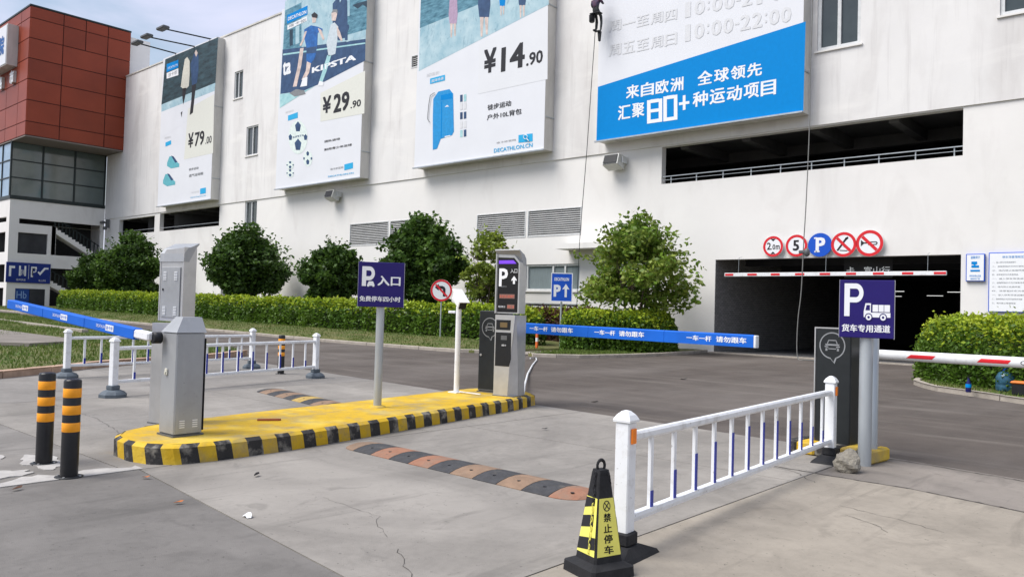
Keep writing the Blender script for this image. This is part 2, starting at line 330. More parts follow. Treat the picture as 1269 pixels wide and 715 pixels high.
slab([(-7.46 + J, -6), (-3.05 - J, -6), (-3.05 - J, 2.78 - J), (-7.46 + J, 3.26 - J)], CONC[2])
slab([(-3.05 + J, -6), (2.4, -6), (2.4, 2.3 - J), (-3.05 + J, 2.78 - J)], CONC[3])
slab([(2.414, -6), (9, -6), (9, 6.4), (2.414, 7.4)], CONC[3])
slab([(-3.05 + J, 8.18), (-2.9, 8.16), (-2.1, 8.14), (-1.2, 7.93), (-.2, 7.8), (2.4, 7.52), (9, 6.43), (9, ye(9)), (-1.44, ye(-1.44)), (-2.84, ye(-2.84)), (-3.05 + J, ye(-3))], STRIP, .011)
# wandering cracks: narrow open grooves
crk = mat('crack_dirt', (.05, .045, .04), .95)
def crack(pts, wdt, z=.0165):
    mb = MB(); P = []
    for (a, b), (c, d) in zip(pts, pts[1:]):
        L = math.hypot(c - a, d - b); k = max(2, int(L / .06))
        for i in range(k): t = i / k; P.append((a + (c - a) * t + random.uniform(-.016, .016), b + (d - b) * t + random.uniform(-.016, .016)))
    P.append(pts[-1])
    for p, q in zip(P, P[1:]):
        n = Vector((q[1] - p[1], p[0] - q[0])).normalized() * wdt * random.uniform(.4, 1)
        mb.face([(p[0] - n.x, p[1] - n.y, z), (q[0] - n.x, q[1] - n.y, z), (q[0] + n.x, q[1] + n.y, z), (p[0] + n.x, p[1] + n.y, z)])
    return mb.build('crack', crk, apron, kind='structure')
crack([(-3.6, 8.19), (-2.9, 8.15), (-2.1, 8.13), (-1.2, 7.915), (-.2, 7.79), (2.3, 7.5)], .014)
crack([(-2.9, 9.7), (-2.38, 9.64), (-1.44, 9.46), (3, 8.7)], .013)
crack([gd(400, 618)[:2], gd(468, 642)[:2], gd(470, 655)[:2], gd(480, 668)[:2]], .0018)
crack([gd(492, 682)[:2], gd(500, 700)[:2], gd(510, 718)[:2]], .0025)
crack([gd(1040, 628)[:2], gd(1110, 645)[:2], gd(1170, 662)[:2]], .003)
crack([gd(957, 580)[:2], gd(985, 586)[:2], gd(1010, 600)[:2]], .004); crack([gd(1050, 640)[:2], gd(1090, 655)[:2], gd(1100, 662)[:2]], .003); crack([gd(60, 500)[:2], gd(120, 520)[:2], gd(160, 545)[:2]], .003)
# pale mortar smear along the slab edge by the bollards
MORT = mat('mortar_smear', (.47, .45, .42), .95, col2=(.34, .325, .31), scale=9)
random.seed(3); xm_ = []; smear = link('mortar_smear', None, kind='structure')
for i in range(34):
    y = 1.3 + 2.0 * i / 33; wv = .06 + .20 * abs(math.sin(i * .37 + 1)) * max(.15, 1 - abs(y - 2.5) / 1.3) + random.uniform(0, .08); xm_.append((y, -7.472 + random.uniform(-.004, .004), -7.472 - wv))
def patch(pts, z):
    q = MB(); n = len(pts); cx_ = sum(p[0] for p in pts) / n; cy_ = sum(p[1] for p in pts) / n
    q.prism([(x, y, .002) for x, y in pts], (0, 0, z - .002)); q.build('mortar_patch', MORT, smear)
for a0, a1 in ((0, 12), (12, 23), (23, 33)): patch([(r[1], r[0]) for r in xm_[a0:a1 + 1]] + [(r[2], r[0]) for r in reversed(xm_[a0:a1 + 1])], .0185)
for k_, (cx_, cy_, rx_, ry_) in enumerate(((-8.35, 2.74, .4, .16), (-9.0, 2.45, .3, .1), (-7.95, 2.3, .16, .2))):
    patch([(cx_ + rx_ * (1 + .22 * math.sin(5 * t_ + cx_)) * math.cos(t_), cy_ + ry_ * (1 + .25 * math.sin(7 * t_)) * math.sin(t_)) for t_ in np.linspace(0, 2 * PI, 30, endpoint=False)], .0205 + .002 * k_)

def kerb(pts, w_, h, L, m, name='kerb', zb=0.):
    root = link(name, None, kind='structure'); P = [Vector((x, y, 0)) for x, y in pts]
    seg = []; acc = [0]
    for a, b in zip(P, P[1:]): acc.append(acc[-1] + (b - a).length)
    def at(s):
        for i in range(len(P) - 1):
            if s <= acc[i + 1] + 1e-6: return P[i] + (P[i + 1] - P[i]) * ((s - acc[i]) / (acc[i + 1] - acc[i]))
        return P[-1]
    k = max(1, round(acc[-1] / L)); st = acc[-1] / k
    for i in range(k):
        a, b = at(i * st), at((i + 1) * st); d = (b - a).normalized(); n = Vector((-d.y, d.x, 0)); g_ = .008
        a = a + d * g_; b = b - d * g_; j = random.uniform(-.008, .008); n2 = n * w_
        z0a, z0b = zg(a.x) - .1, zg(b.x) - .1; hh = h + random.uniform(-.006, .006)
        a = a + n * j; b = b + n * j
        lo = [Vector((a.x, a.y, z0a)), Vector((b.x, b.y, z0b)), Vector((b.x, b.y, z0b)) + n2, Vector((a.x, a.y, z0a)) + n2]
        up = Vector((0, 0, .1 + hh)); c = n * .02
        mb = MB(); mb.add(lo + [lo[0] + up - Vector((0, 0, .02)), lo[1] + up - Vector((0, 0, .02)), lo[2] + up, lo[3] + up, lo[0] + up + c, lo[1] + up + c],
            [(0, 1, 5, 4), (4, 5, 9, 8), (8, 9, 6, 7), (1, 2, 6, 9, 5), (3, 0, 4, 8, 7), (2, 3, 7, 6)])
        mb.build('kerb_stone', m, root)
    return root
# far kerb and lawn (kerb line runs right to left; its inner side is towards the building)
kerb([(-19.2, 22.4), (-19.25, 20.6), (-19.6, 20.0), (-20.6, 19.75), (-28, 19.6), (-50, 19.5), (-79, 19.5)][::-1], .13, .12, 1.0, KERB)
kerb([(-15.95, 30.5), (-15.6, 28.4), (-15.45, 26), (-15.5, 23.6), (-15.95, 21.8), (-16.7, 20.9), (-17.6, 20.55), (-17.9, 21.2), (-18.0, 22.6)][::-1], .13, .12, .8, KERB)
kerb([(-6.0, 30.4), (-5.9, 27), (-5.85, 23), (-5.6, 21.5), (-4.9, 20.1), (-3.98, 19.45), (-2.8, 18.5), (-1, 17.2), (2, 15.4), (6, 13.6)][::-1], -.13, .12, .9, KERB, 'kerb')
LK = [(-21.5, 12.45), (-21.31, 12.17), (-20.19, 10.59), (-19.68, 8.96), (-19.03, 7.44), (-18.0, 6.16), (-17.13, 4.82), (-15.3, 0), (-12, -8)]
kerb(LK, -.22, .15, 1.25, KERBR)
def sheet(name, outline, zf, m, step=1.0, kind='structure'):
    """a raised planted bed: grid of quads inside an outline, with the height zf(x, y)"""
    def inside(x, y):
        c = False; n = len(outline)
        for i in range(n):
            (a, b), (p, q) = outline[i], outline[(i + 1) % n]
            if (b > y) != (q > y) and x < (p - a) * (y - b) / (q - b) + a: c = not c
        return c
    bm = bmesh.new(); vs = [bm.verts.new((x, y, 0)) for x, y in outline]; bm.faces.new(vs)
    xs = [p[0] for p in outline]; ys = [p[1] for p in outline]
    for ax, lo, hi in ((0, min(xs), max(xs)), (1, min(ys), max(ys))):
        k = lo + step
        while k < hi:
            co = [0, 0, 0]; co[ax] = k; no = [0, 0, 0]; no[ax] = 1
            bmesh.ops.bisect_plane(bm, geom=bm.verts[:] + bm.edges[:] + bm.faces[:], plane_co=co, plane_no=no); k += step
    for v in bm.verts: v.co.z = zf(v.co.x, v.co.y)
    bd = [e for e in bm.edges if e.is_boundary]; ex = bmesh.ops.extrude_edge_only(bm, edges=bd)
    for v in ex['geom']:
        if isinstance(v, bmesh.types.BMVert): v.co.z = -.06
    me = bpy.data.meshes.new(name); bm.to_mesh(me); bm.free(); me.materials.append(m)
    for p in me.polygons: p.use_smooth = True
    return link(name, me, kind=kind), inside
def zl(x, y): return zg(x) + .10 + .2 * min(max((-19.6 - x) / 5, 0), 1) * min(max((y - 19.9) / 3.5, 0), 1) + .015 * math.sin(x * 1.7 + y * 2.3)
def zs(x, y): return zg(x) + .10 + .012 * math.sin(x * 1.9 + y * 2.1)
def zn(x, y): return zg(x) + .12 + .03 * math.sin(x * .9 + y * 1.3)
O1 = [(-79, 19.64), (-50, 19.64), (-28, 19.74), (-20.6, 19.89), (-19.7, 20.12), (-19.4, 20.7), (-19.34, 22.4), (-19.3, 30.58), (-79.6, 30.58)]
O2 = [(-17.86, 22.6), (-17.77, 21.25), (-17.55, 20.7), (-16.75, 21.04), (-16.1, 21.9), (-15.64, 23.6), (-15.6, 26), (-15.74, 28.4), (-16.1, 30.58), (-17.9, 30.58)]
O3 = [(-5.87, 30.58), (-5.76, 27), (-5.71, 23), (-5.48, 21.56), (-4.8, 20.2), (-3.9, 19.57), (-2.7, 18.62), (-.92, 17.32), (2.07, 15.52), (6, 13.75), (6, 30.58)]
O4 = [(-21.72, 12.45), (-21.4, 12.0), (-20.4, 10.6), (-19.9, 8.9), (-19.24, 7.5), (-18.2, 6.26), (-17.34, 4.9), (-15.5, .05), (-12.2, -8), (-40, -8), (-62, 6), (-62, 17.2), (-46, 16.7), (-34.4, 15.3)]
lw = []
for nm, O, zf, st in (('far_lawn', O1, zl, 1.5), ('entrance_bed', O2, zs, .6), ('right_bed', O3, zs, .8), ('near_lawn', O4, zn, 1.5)):
    lw.append((nm, O, zf) + sheet(nm, O, zf, LAWN, st))
def blades(outline, inside, zf, dens, h, kn, ymax=99, label='', ymin=-99):
    xs = [p[0] for p in outline]; ys = [p[1] for p in outline]; n = int(dens * (max(xs) - min(xs)) * (min(max(ys), ymax) - max(min(ys), ymin)))
    P = np.stack([rng.uniform(min(xs), max(xs), n), rng.uniform(max(min(ys), ymin), min(max(ys), ymax), n)], 1)
    P = np.array([p for p in P if inside(*p)]); n = len(P)
    z = np.array([zf(*p) for p in P]); a = rng.uniform(0, 2 * PI, n); hh = h * rng.uniform(.4, 1.3, n); wv = .012 + .012 * rng.random(n)
    b0 = np.stack([P[:, 0] - np.cos(a) * wv, P[:, 1] - np.sin(a) * wv, z - .01], 1); b1 = np.stack([P[:, 0] + np.cos(a) * wv, P[:, 1] + np.sin(a) * wv, z - .01], 1)
    tp = np.stack([P[:, 0] + rng.normal(0, h * .4, n), P[:, 1] + rng.normal(0, h * .4, n), z + hh], 1)
    V = np.stack([b0, b1, tp], 1).reshape(-1, 3)
    me = bpy.data.meshes.new('grass'); me.from_pydata(V, [], np.arange(3 * n).reshape(-1, 3).tolist()); me.materials.append(GRASS); me.update()
    return link('grass', me, kind='stuff', label=label, cat='grass')
blades(O1, lw[0][4], zl, 75, .07, 0, 24.2, 'short patchy grass on the strip below the long hedge')
blades(O2, lw[1][4], zs, 420, .09, 0, 24.5, 'green grass in the small bed under the direction sign')
blades(O3, lw[2][4], zs, 130, .07, 0, 23, 'thin grass in the bed at the right hedge')
blades(O4, lw[3][4], zn, 90, .09, 0, 17.5, 'grass on the lawn beside the left lane kerb')
# paved path between the lawns, and the brown path across the near lawn
PAV = conc('path_paving', (.30, .265, .23), 77)
mb = MB(); mb.box(-19.2, -18.02, 20.0, 30.5, -.02, .03); struct('path', mb, PAV)
mb = MB(); mb.prism([(-62, 9.4, .25), (-28.6, 9.9, .12), (-26.4, 9.2, .12), (-25.6, 7.9, .12), (-27, 7.0, .12), (-62, 4.4, .25)], (0, 0, .10)); struct('garden_path', mb, STRIP)
mb = MB(); mb.prism([(-62, 14.4, .22), (-34, 12.6, .16), (-34, 12.35, .16), (-62, 14.1, .22)], (0, 0, .12)); struct('path_edging', mb, KERB)

# ================================================================ the shop building
bld = thing('shop_building', 'long white rendered superstore wall with parking deck openings and garage entrance', 'building', (0, 0, 0))
F = 30.6; ZL = 9.06; RT_ = 22.2
def rect(x0, y0, x1, y1, Y=F): a = fc(x0, y0, Y); b = fc(x1, y1, Y); return (a.x, b.x, min(a.z, b.z), max(a.z, b.z))
wD = (-56.2, -54.95, 17.0, 19.1); wE = (-54.15, -52.5, 12.4, 14.6); wT = (-11.62, -9.98, 11.95, 14.6); wR = (-5.45, -3.6, 11.95, 14.6); vS = (-35.65, -34.9, 15.65, 16.4)
mb = MB(); slabwall(mb, -79.75, 34, ZL, RT_, F, [wD, wE, wT, wR, vS], .35)
mb.face([(-79.75, F, RT_), (34, F, RT_), (34, 75, RT_), (-79.75, 75, RT_)]); mb.face([(-79.75, F, ZL), (-79.75, F, RT_), (-79.75, 75, RT_), (-79.75, 75, ZL)])
mb.face([(-79.75, 75, 0), (34, 75, 0), (34, 75, RT_), (-79.75, 75, RT_)]); mb.face([(34, F, 0), (34, 75, 0), (34, 75, RT_), (34, F, RT_)]); mb.face([(-79.75, F, ZL), (34, F, ZL), (34, F + .12, ZL), (-79.75, F + .12, ZL)])
mb.build('upper_wall', WALL, bld)
mb = MB(); mb.box(-79.9, 34.1, F - .06, F + .4, RT_ + .002, RT_ + .12); mb.build('parapet_cap', BSIDE, bld)
GY = F + .06
wC = (-54.05, -52.4, 7.1, ZL - .02); dk = (-57.2, -54.6, 1.75, 3.1)
opA = (-76.5, -69.1, 7.42, 8.85); opB = (-68.1, -57.85, 7.42, ZL - .1); opC = (-18.48, -6.52, 7.35, ZL - .05)
l1 = (-41.16, -37.33, 5.28, 6.7); l2 = (-37.2, -33.4, 5.28, 6.7); l3 = (-29.9, -26.4, 5.28, 6.64); l4 = (-26.27, -22.86, 5.28, 6.64)
gw = (-26.3, -22.86, 2.56, 3.88); bl = (-26.3, -22.86, 1.25, 1.95); ent = (-15.76, -6.53, -.05, 3.92)
mb = MB(); slabwall(mb, -79.75, 34, -.3, ZL, GY, [wC, dk, opA, opB, opC, l1, l2, l3, l4, gw, bl, ent], .35)
mb.build('lower_wall', WALL2, bld)
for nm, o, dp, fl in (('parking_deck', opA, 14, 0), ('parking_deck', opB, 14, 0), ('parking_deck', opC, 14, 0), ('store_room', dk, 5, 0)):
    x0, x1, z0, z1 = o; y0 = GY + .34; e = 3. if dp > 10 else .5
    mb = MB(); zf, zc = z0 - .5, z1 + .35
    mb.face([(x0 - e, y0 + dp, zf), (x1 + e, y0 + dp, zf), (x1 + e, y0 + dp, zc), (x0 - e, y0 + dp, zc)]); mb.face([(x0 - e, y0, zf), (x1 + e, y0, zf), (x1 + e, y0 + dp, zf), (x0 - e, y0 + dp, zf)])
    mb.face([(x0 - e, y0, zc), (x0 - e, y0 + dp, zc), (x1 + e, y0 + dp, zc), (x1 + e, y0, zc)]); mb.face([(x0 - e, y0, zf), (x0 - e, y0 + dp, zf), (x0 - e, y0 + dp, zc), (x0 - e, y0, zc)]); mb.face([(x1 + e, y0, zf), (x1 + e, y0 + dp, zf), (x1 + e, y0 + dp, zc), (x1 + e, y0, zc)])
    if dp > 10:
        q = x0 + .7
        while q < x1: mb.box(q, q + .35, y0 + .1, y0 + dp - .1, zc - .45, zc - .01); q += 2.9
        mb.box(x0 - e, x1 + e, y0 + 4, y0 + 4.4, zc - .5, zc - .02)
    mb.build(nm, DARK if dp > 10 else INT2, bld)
# railing in the right deck opening
rl = MB(); x0, x1, z0, z1 = opC; yy = GY + .06
rl.box(x0, x1, yy, yy + .04, z0 + .32, z0 + .355); rl.box(x0, x1, yy, yy + .02, z0 + .17, z0 + .188)
q = x0 + .4
while q < x1: rl.box(q, q + .04, yy + .051, yy + .09, z0 - .02, z0 + .36); q += 1.25
rl.build('railing', GALV, bld)
mb = MB(); mb.box(opA[0], opA[1], GY + .05, GY + .08, 7.72, 7.76); mb.build('railing', GALV, bld)
mb = MB(); mb.box(opB[0], opB[1], GY + .05, GY + .08, 7.68, 7.72); mb.build('railing', GALV, bld)
# louvre panels: a frame and its slats
def louvre(r, name='louvre_panel', step=.105, y=GY):
    x0, x1, z0, z1 = r; f = MB(); f.box(x0, x1, y + .18, y + .2, z0, z1); f.m(1)
    for a in ((x0 + .003, x0 + .05, z0 + .003, z1 - .003), (x1 - .05, x1 - .003, z0 + .003, z1 - .003), (x0 + .05, x1 - .05, z0 + .003, z0 + .045), (x0 + .05, x1 - .05, z1 - .045, z1 - .003)):
        f.box(a[0], a[1], y - .02, y + .17, a[2], a[3])
    p = f.build(name, [INT2, FRAMEW], bld); s = MB(); z = z0 + .06
    while z < z1 - .06:
        s.add([(x0 + .05, y + .0, z), (x1 - .05, y + .0, z), (x1 - .05, y + .075, z + step * .62), (x0 + .05, y + .075, z + step * .62), (x0 + .05, y + .012, z - .012), (x1 - .05, y + .012, z - .012), (x1 - .05, y + .087, z + step * .6), (x0 + .05, y + .087, z + step * .6)],
              [(0, 1, 2, 3), (4, 7, 6, 5), (0, 4, 5, 1), (2, 6, 7, 3)]); z += step
    s.build('slats', LOUV, p, kind='stuff')
LOUV = mat('louvre_slat', (.50, .50, .49), .5, var=.12, scale=2)
for r in (l1, l2, l3, l4): louvre(r)
louvre(bl, step=.14); louvre((vS[0], vS[1], vS[2], vS[3]), step=.12, y=F)
def window(r, y, cols, rows=1, m=None, fr=.09, frm=None, sill=True, glass_y=.16):
    x0, x1, z0, z1 = r; f = MB(); a, b = x0 + .004, x1 - .004; c, d = z0 + .004, z1 - .004
    f.box(a, a + fr, y + .06, y + .22, c, d); f.box(b - fr, b, y + .06, y + .22, c, d); f.box(a + fr, b - fr, y + .06, y + .22, c, c + fr); f.box(a + fr, b - fr, y + .06, y + .22, d - fr, d)
    for q in cols: X = a + (b - a) * q; f.box(X - fr * .5, X + fr * .5, y + .065, y + .215, c + fr, d - fr)
    if rows > 1:
        for k in range(1, rows): Z = c + (d - c) * k / rows; f.box(a + fr, b - fr, y + .07, y + .21, Z - .02, Z + .02)
    p = f.build('window', frm or FRAMEW, bld)
    E_ = [0] + list(cols) + [1]
    for u, v in zip(E_, E_[1:]):
        g_ = MB(); g_.box(a + (b - a) * u + fr * .45, a + (b - a) * v - fr * .45, y + .15, y + .162, c + fr * .9, d - fr * .9); g_.build('pane', m or GLASS, p)
    if sill: s = MB(); s.box(x0 - .08, x1 + .08, y - .07, y + .058, z0 - .07, z0 - .003); s.build('sill', WALL2, p)
    back = MB(); back.box(x0 - .3, x1 + .3, y + .36, y + .4, z0 - .3, z1 + .3); back.build('blind', INT2, p)
window(wD, F, [.45]); window(wE, F, [.5]); window(wC, GY, [.5]); window(wT, F, [.5], fr=.13); window(wR, F, [.5], fr=.13)
window(gw, GY, [.5, .72], 1, CURT)
for (r, c0, c1) in ((wT, .06, .46), (wT, .54, .94)):
    a = r[0] + (r[1] - r[0]) * c0; b = r[0] + (r[1] - r[0]) * c1; s = MB(); s.box(a + .1, b - .06, F + .168, F + .18, r[3] - 1.05, r[3] - .1); s.build('roller_blind', mat('pale_blind', (.42, .55, .55), .6), bld)
# door canopy beside the big shrub
mb = MB(); mb.box(-23.6, -20.0, F - 1.0, GY - .003, 4.52, 4.78); mb.build('canopy', WALL2, bld)
# garage entrance: brick side wall, ceiling, inner sign, tube lights
x0, x1, z0, z1 = ent; D_ = 24; y0 = GY + .35
mb = MB(); mb.face([(x0, y0, -.02), (x0, y0 + D_, -.02), (x0, y0 + D_, z1 + .3), (x0, y0, z1 + .3)][::-1])
BRK = bpy.data.materials.new('grey_brick'); BRK.use_nodes = True; t = BRK.node_tree; p = t.nodes['Principled BSDF']; p.inputs['Roughness'].default_value = .9
tc = t.nodes.new('ShaderNodeTexCoord'); mpn = t.nodes.new('ShaderNodeMapping'); mpn.inputs['Rotation'].default_value = (0, 0, PI / 2); sx = t.nodes.new('ShaderNodeSeparateXYZ'); cb = t.nodes.new('ShaderNodeCombineXYZ')
t.links.new(tc.outputs['Object'], sx.inputs[0]); t.links.new(sx.outputs[1], cb.inputs[0]); t.links.new(sx.outputs[2], cb.inputs[1])
bk = t.nodes.new('ShaderNodeTexBrick'); bk.inputs['Scale'].default_value = 1; bk.inputs['Brick Width'].default_value = .26; bk.inputs['Row Height'].default_value = .085; bk.inputs['Mortar Size'].default_value = .009
bk.inputs['Color1'].default_value = (.30, .285, .27, 1); bk.inputs['Color2'].default_value = (.22, .21, .20, 1); bk.inputs['Mortar'].default_value = (.10, .10, .10, 1)
t.links.new(cb.outputs[0], bk.inputs['Vector']); t.links.new(bk.outputs['Color'], p.inputs['Base Color'])
bn = t.nodes.new('ShaderNodeBump'); bn.inputs['Strength'].default_value = .7; bn.inputs['Distance'].default_value = .01; bn.invert = True; t.links.new(bk.outputs['Fac'], bn.inputs['Height']); t.links.new(bn.outputs[0], p.inputs['Normal'])
mb.box(x0 - .02, x0 + .012, GY + .02, y0, -.02, z1 - .004); mb.build('brick_side_wall', BRK, bld)
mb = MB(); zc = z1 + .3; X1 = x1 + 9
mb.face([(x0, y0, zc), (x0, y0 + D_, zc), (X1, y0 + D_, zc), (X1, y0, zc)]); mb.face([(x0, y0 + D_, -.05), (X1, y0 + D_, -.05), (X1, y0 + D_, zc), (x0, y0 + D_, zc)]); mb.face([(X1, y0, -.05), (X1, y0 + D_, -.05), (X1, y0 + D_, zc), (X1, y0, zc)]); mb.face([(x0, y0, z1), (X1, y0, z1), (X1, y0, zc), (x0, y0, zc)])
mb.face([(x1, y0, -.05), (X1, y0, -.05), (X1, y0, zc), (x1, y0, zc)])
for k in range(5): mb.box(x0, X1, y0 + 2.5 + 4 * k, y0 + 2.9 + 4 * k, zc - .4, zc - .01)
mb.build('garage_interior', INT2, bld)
mb = MB(); mb.face([(x0, GY, .008), (X1, GY, .008), (X1, y0 + D_, .008), (x0, y0 + D_, .008)]); mb.build('garage_floor', mat('garage_floor', (.13, .13, .135), .45, var=.2), bld)
mb = MB(); mb.box(x0 - .05, x1, GY - .35, GY, -.02, .05); mb.build('threshold', KERB, bld)
TUBE = mat('lit_tube', (1, 1, .96), .5, emit=.8)
for (a, yy, L, Z) in ((-10.6, 36, .8, 3.3), (-11.9, 40, .9, 3.2), (-10.4, 42, .7, 3.3), (-8.6, 38, 2.2, 3.35), (-8.4, 41, 1.2, 3.2), (-6.6, 37, 1.7, 3.35), (-4.8, 38, 1.6, 3.3), (-8.4, 44, 1.5, 3.35)):
    mb = MB(); mb.box(a, a + L, yy, yy + .05, Z - .5, Z - .48); mb.build('tube_light', TUBE, bld)
ftext('卡、富山行', 1049, 341, 1103, 330, F + 1.2, mat('faint_lit_print', (.75, .78, .8), .5, emit=.25), bld)
# ceiling hanger the inner sign sits on
mb = MB(); a = fc(1046, 343, F + 1.22); b = fc(1106, 328, F + 1.22); mb.box(a.x, b.x, F + 1.21, F + 1.26, a.z - .06, b.z + .35); mb.build('inner_sign', INT2, bld)
# ================================================================ stair block with glass box and red box
stb = thing('corner_building', 'red panelled box above a green glass storey and white stair block', 'building', (0, 0, 0))
XB = -79.8; YB = 22.6
h1 = (23.38, 30.3, 7.98, 8.44); h1b = (26.4, 30.3, 5.34, 7.981); hw = (23.34, 25.74, 5.34, 7.2); hl = (26.1, 30.3, .6, 4.13); hd = (23.3, 25.71, .25, 2.19)
mb = MB(); PX = lambda a, b, c: (XB - (b - 0), a, c)
slabwall(mb, YB, F, 0, 10.1, 0, [h1, h1b, hw, hl, hd], .3, PX); mb.face([(XB, F, 0), (XB - 8, F, 0), (XB - 8, F, 10), (XB, F, 10)])
# front (towards the road) with its own openings
fr_h = [(-95, -80.6, 8.1, 8.55), (-95, -80.7, 5.4, 7.2), (-95, -80.5, 2.7, 4.3), (-95, -80.6, 0, 2.2)]
slabwall(mb, -100, XB, 0, 10.1, YB, fr_h, .3)
mb.face([(-100, YB, 10.1), (XB, YB, 10.1), (XB, F, 10.1), (-100, F, 10.1)])
mb.build('stair_block_wall', WALL2, stb)
mb = MB(); q = XB - 3.2
mb.face([(q, YB, 0), (q, F, 0), (q, F, 10), (q, YB, 10)]); mb.face([(-100, YB + 3, 0), (q, YB + 3, 0), (q, YB + 3, 10), (-100, YB + 3, 10)])
mb.face([(q, YB + .3, 5.0), (XB - .3, YB + .3, 5.0), (XB - .3, F, 5.0), (q, F, 5.0)]); mb.face([(q, YB + .3, 9), (XB - .3, YB + .3, 9), (XB - .3, F, 9), (q, F, 9)])
mb.build('stair_hall', mat('stair_hall', (.05, .05, .05), .9), stb)
def stairs(y0, z0, y1, z1, n, x=XB - .02):
    """white stepped stringer seen from the side, with its dark balusters"""
    P = []; dy = (y1 - y0) / n; dz = (z1 - z0) / n
    for i in range(n): P += [(y0 + i * dy, z0 + i * dz), (y0 + (i + 1) * dy, z0 + i * dz)]
    P.append((y1, z1)); P += [(y1, z1 - .42), (y0, z0 - .42)]
    m_ = MB(); m_.prism([(x, a, b) for a, b in P], (-1.4, 0, 0)); s = m_.build('stair_flight', WALL2, stb)
    r = MB(); k = 0
    while k < n: yy = y0 + (k + .5) * dy; zz = z0 + k * dz; r.box(x - .16, x - .1, yy - .04, yy + .04, zz, min(zz + 1.05, 8.4)); k += 1
    r.prism([(x - .1, y0, z0 + 1.02), (x - .1, y1, z1 + 1.02), (x - .1, y1, z1 + 1.1), (x - .1, y0, z0 + 1.1)], (-.07, 0, 0)); r.build('stair_railing', FRAMED, s)
stairs(26.2, 7.86, 30.3, 5.4, 13); stairs(26.0, 2.95, 30.2, .7, 12)
mb = MB()
for zz in (7.98,):   # slab edge under the slit
    mb.box(XB - .29, XB + .0, 26.05, 26.42, 5.345, 7.975)
mb.build('pier', WALL2, stb)
mb = MB(); mb.box(XB - .29, XB - .01, 24.48, 25.7, .3, 2.18); mb.build('dark_doorway', INT2, stb)
mb = MB(); mb.box(XB - .2, XB - .1, 23.33, 24.46, .3, 2.17); dr = mb.build('blue_door', mat('door_blue', (.02, .07, .30), .5), stb)
text('Hb', (XB - .09, 23.45, 1.3), (0, .8, 0), (0, 0, .65), mat('pale_blue_print', (.25, .4, .65), .5), dr)
for (a, b) in ((23.36, 25.72), ):
    mb = MB(); mb.box(XB - .22, XB - .18, a, b, 5.36, 7.18); mb.build('window_pane', INT2, stb)
# blue sign with arrows
sg = thing('wall_sign', 'navy blue sign with white arrows and small writing on the white stair block', 'sign', (XB + .1, 22.5, 2.7))
mb = MB(); mb.box(XB + .02, XB + .12, 22.5, 26.05, 2.7, 4.5); mb.build('sign_board', mat('deep_blue_sign', (.012, .03, .20), .4), sg, world=True)
def spoly(pts, m=WH, nm='print'):
    b_ = MB(); b_.face([(XB + .13, 22.5 + 3.55 * u, 2.7 + 1.8 * v) for u, v in pts]); b_.build(nm, m, sg, world=True)
spoly([(.06, .3), (.11, .3), (.11, .7), (.19, .7), (.19, .82), (.06, .82)]); spoly([(.28, .34), (.32, .34), (.32, .84), (.28, .84)]); spoly([(.40, .34), (.44, .34), (.44, .84), (.40, .84)])
spoly([(.55, .3), (.6, .3), (.6, .7), (.68, .7), (.68, .82), (.55, .82)]); spoly([(.70, .55), (.76, .40), (.88, .72), (.95, .72), (.95, .8), (.85, .8), (.76, .55), (.72, .6)]); spoly([(.495, .2), (.502, .2), (.502, .9), (.495, .9)])
text('顺电', (XB + .13, 23.55, 3.35), (0, .45, 0), (0, 0, .55), WH, sg); text('顺风快递', (XB + .13, 23.3, 2.86), (0, .75, 0), (0, 0, .2), LGP, sg); text('地上停车', (XB + .13, 25.1, 2.86), (0, .6, 0), (0, 0, .2), LGP, sg)
text('P', (XB + .13, 24.55, 3.35), (0, .35, 0), (0, 0, .7), WH, sg)
# glass storey
gz0, gz1 = 10.1, 15.3
core = MB(); core.box(-99.7, XB - .18, YB + .18, F - .02, gz0 + .02, gz1 - .02); core.build('glass_storey', mat('dim_room', (.07, .085, .085), .7, var=.5, scale=.2), stb)
Yc = [22.55, 25.1, 27.8, 30.5]; Zc = [10.4, 12.04, 13.6, 15.2]
mu = MB()
mu.box(XB - .16, XB + .06, YB - .06, F - .01, gz0, 10.42); mu.box(-100, XB - .17, YB - .06, YB + .14, gz0, 10.42)
for z in Zc[1:]: mu.box(XB - .1, XB + .04, YB, F - .02, z - .05, z + .05); mu.box(-100, XB - .11, YB - .04, YB + .1, z - .05, z + .05)
for y in Yc: mu.box(XB - .12, XB + .05, y - .07, y + .07, 10.42, 15.29)
for x in (-82.4, -85, -87.6, -90.2, -92.8, -95.4, -98): mu.box(x - .07, x + .07, YB - .05, YB + .12, 10.42, 15.29)
mu.build('mullions', FRAMED, stb)
for i in range(3):
    for j in range(3): mb = MB(); mb.box(XB - .05, XB - .03, Yc[i] + .07, Yc[i + 1] - .07, Zc[j] + .05, Zc[j + 1] - .05); mb.build('pane', GLASST, stb)
for x in (-79.95, -82.4, -85, -87.6, -90.2):
    for j in range(3): mb = MB(); mb.box(x - 2.3, x - .1, YB + .02, YB + .04, Zc[j] + .05, Zc[j + 1] - .05); mb.build('pane', GLASSB, stb)
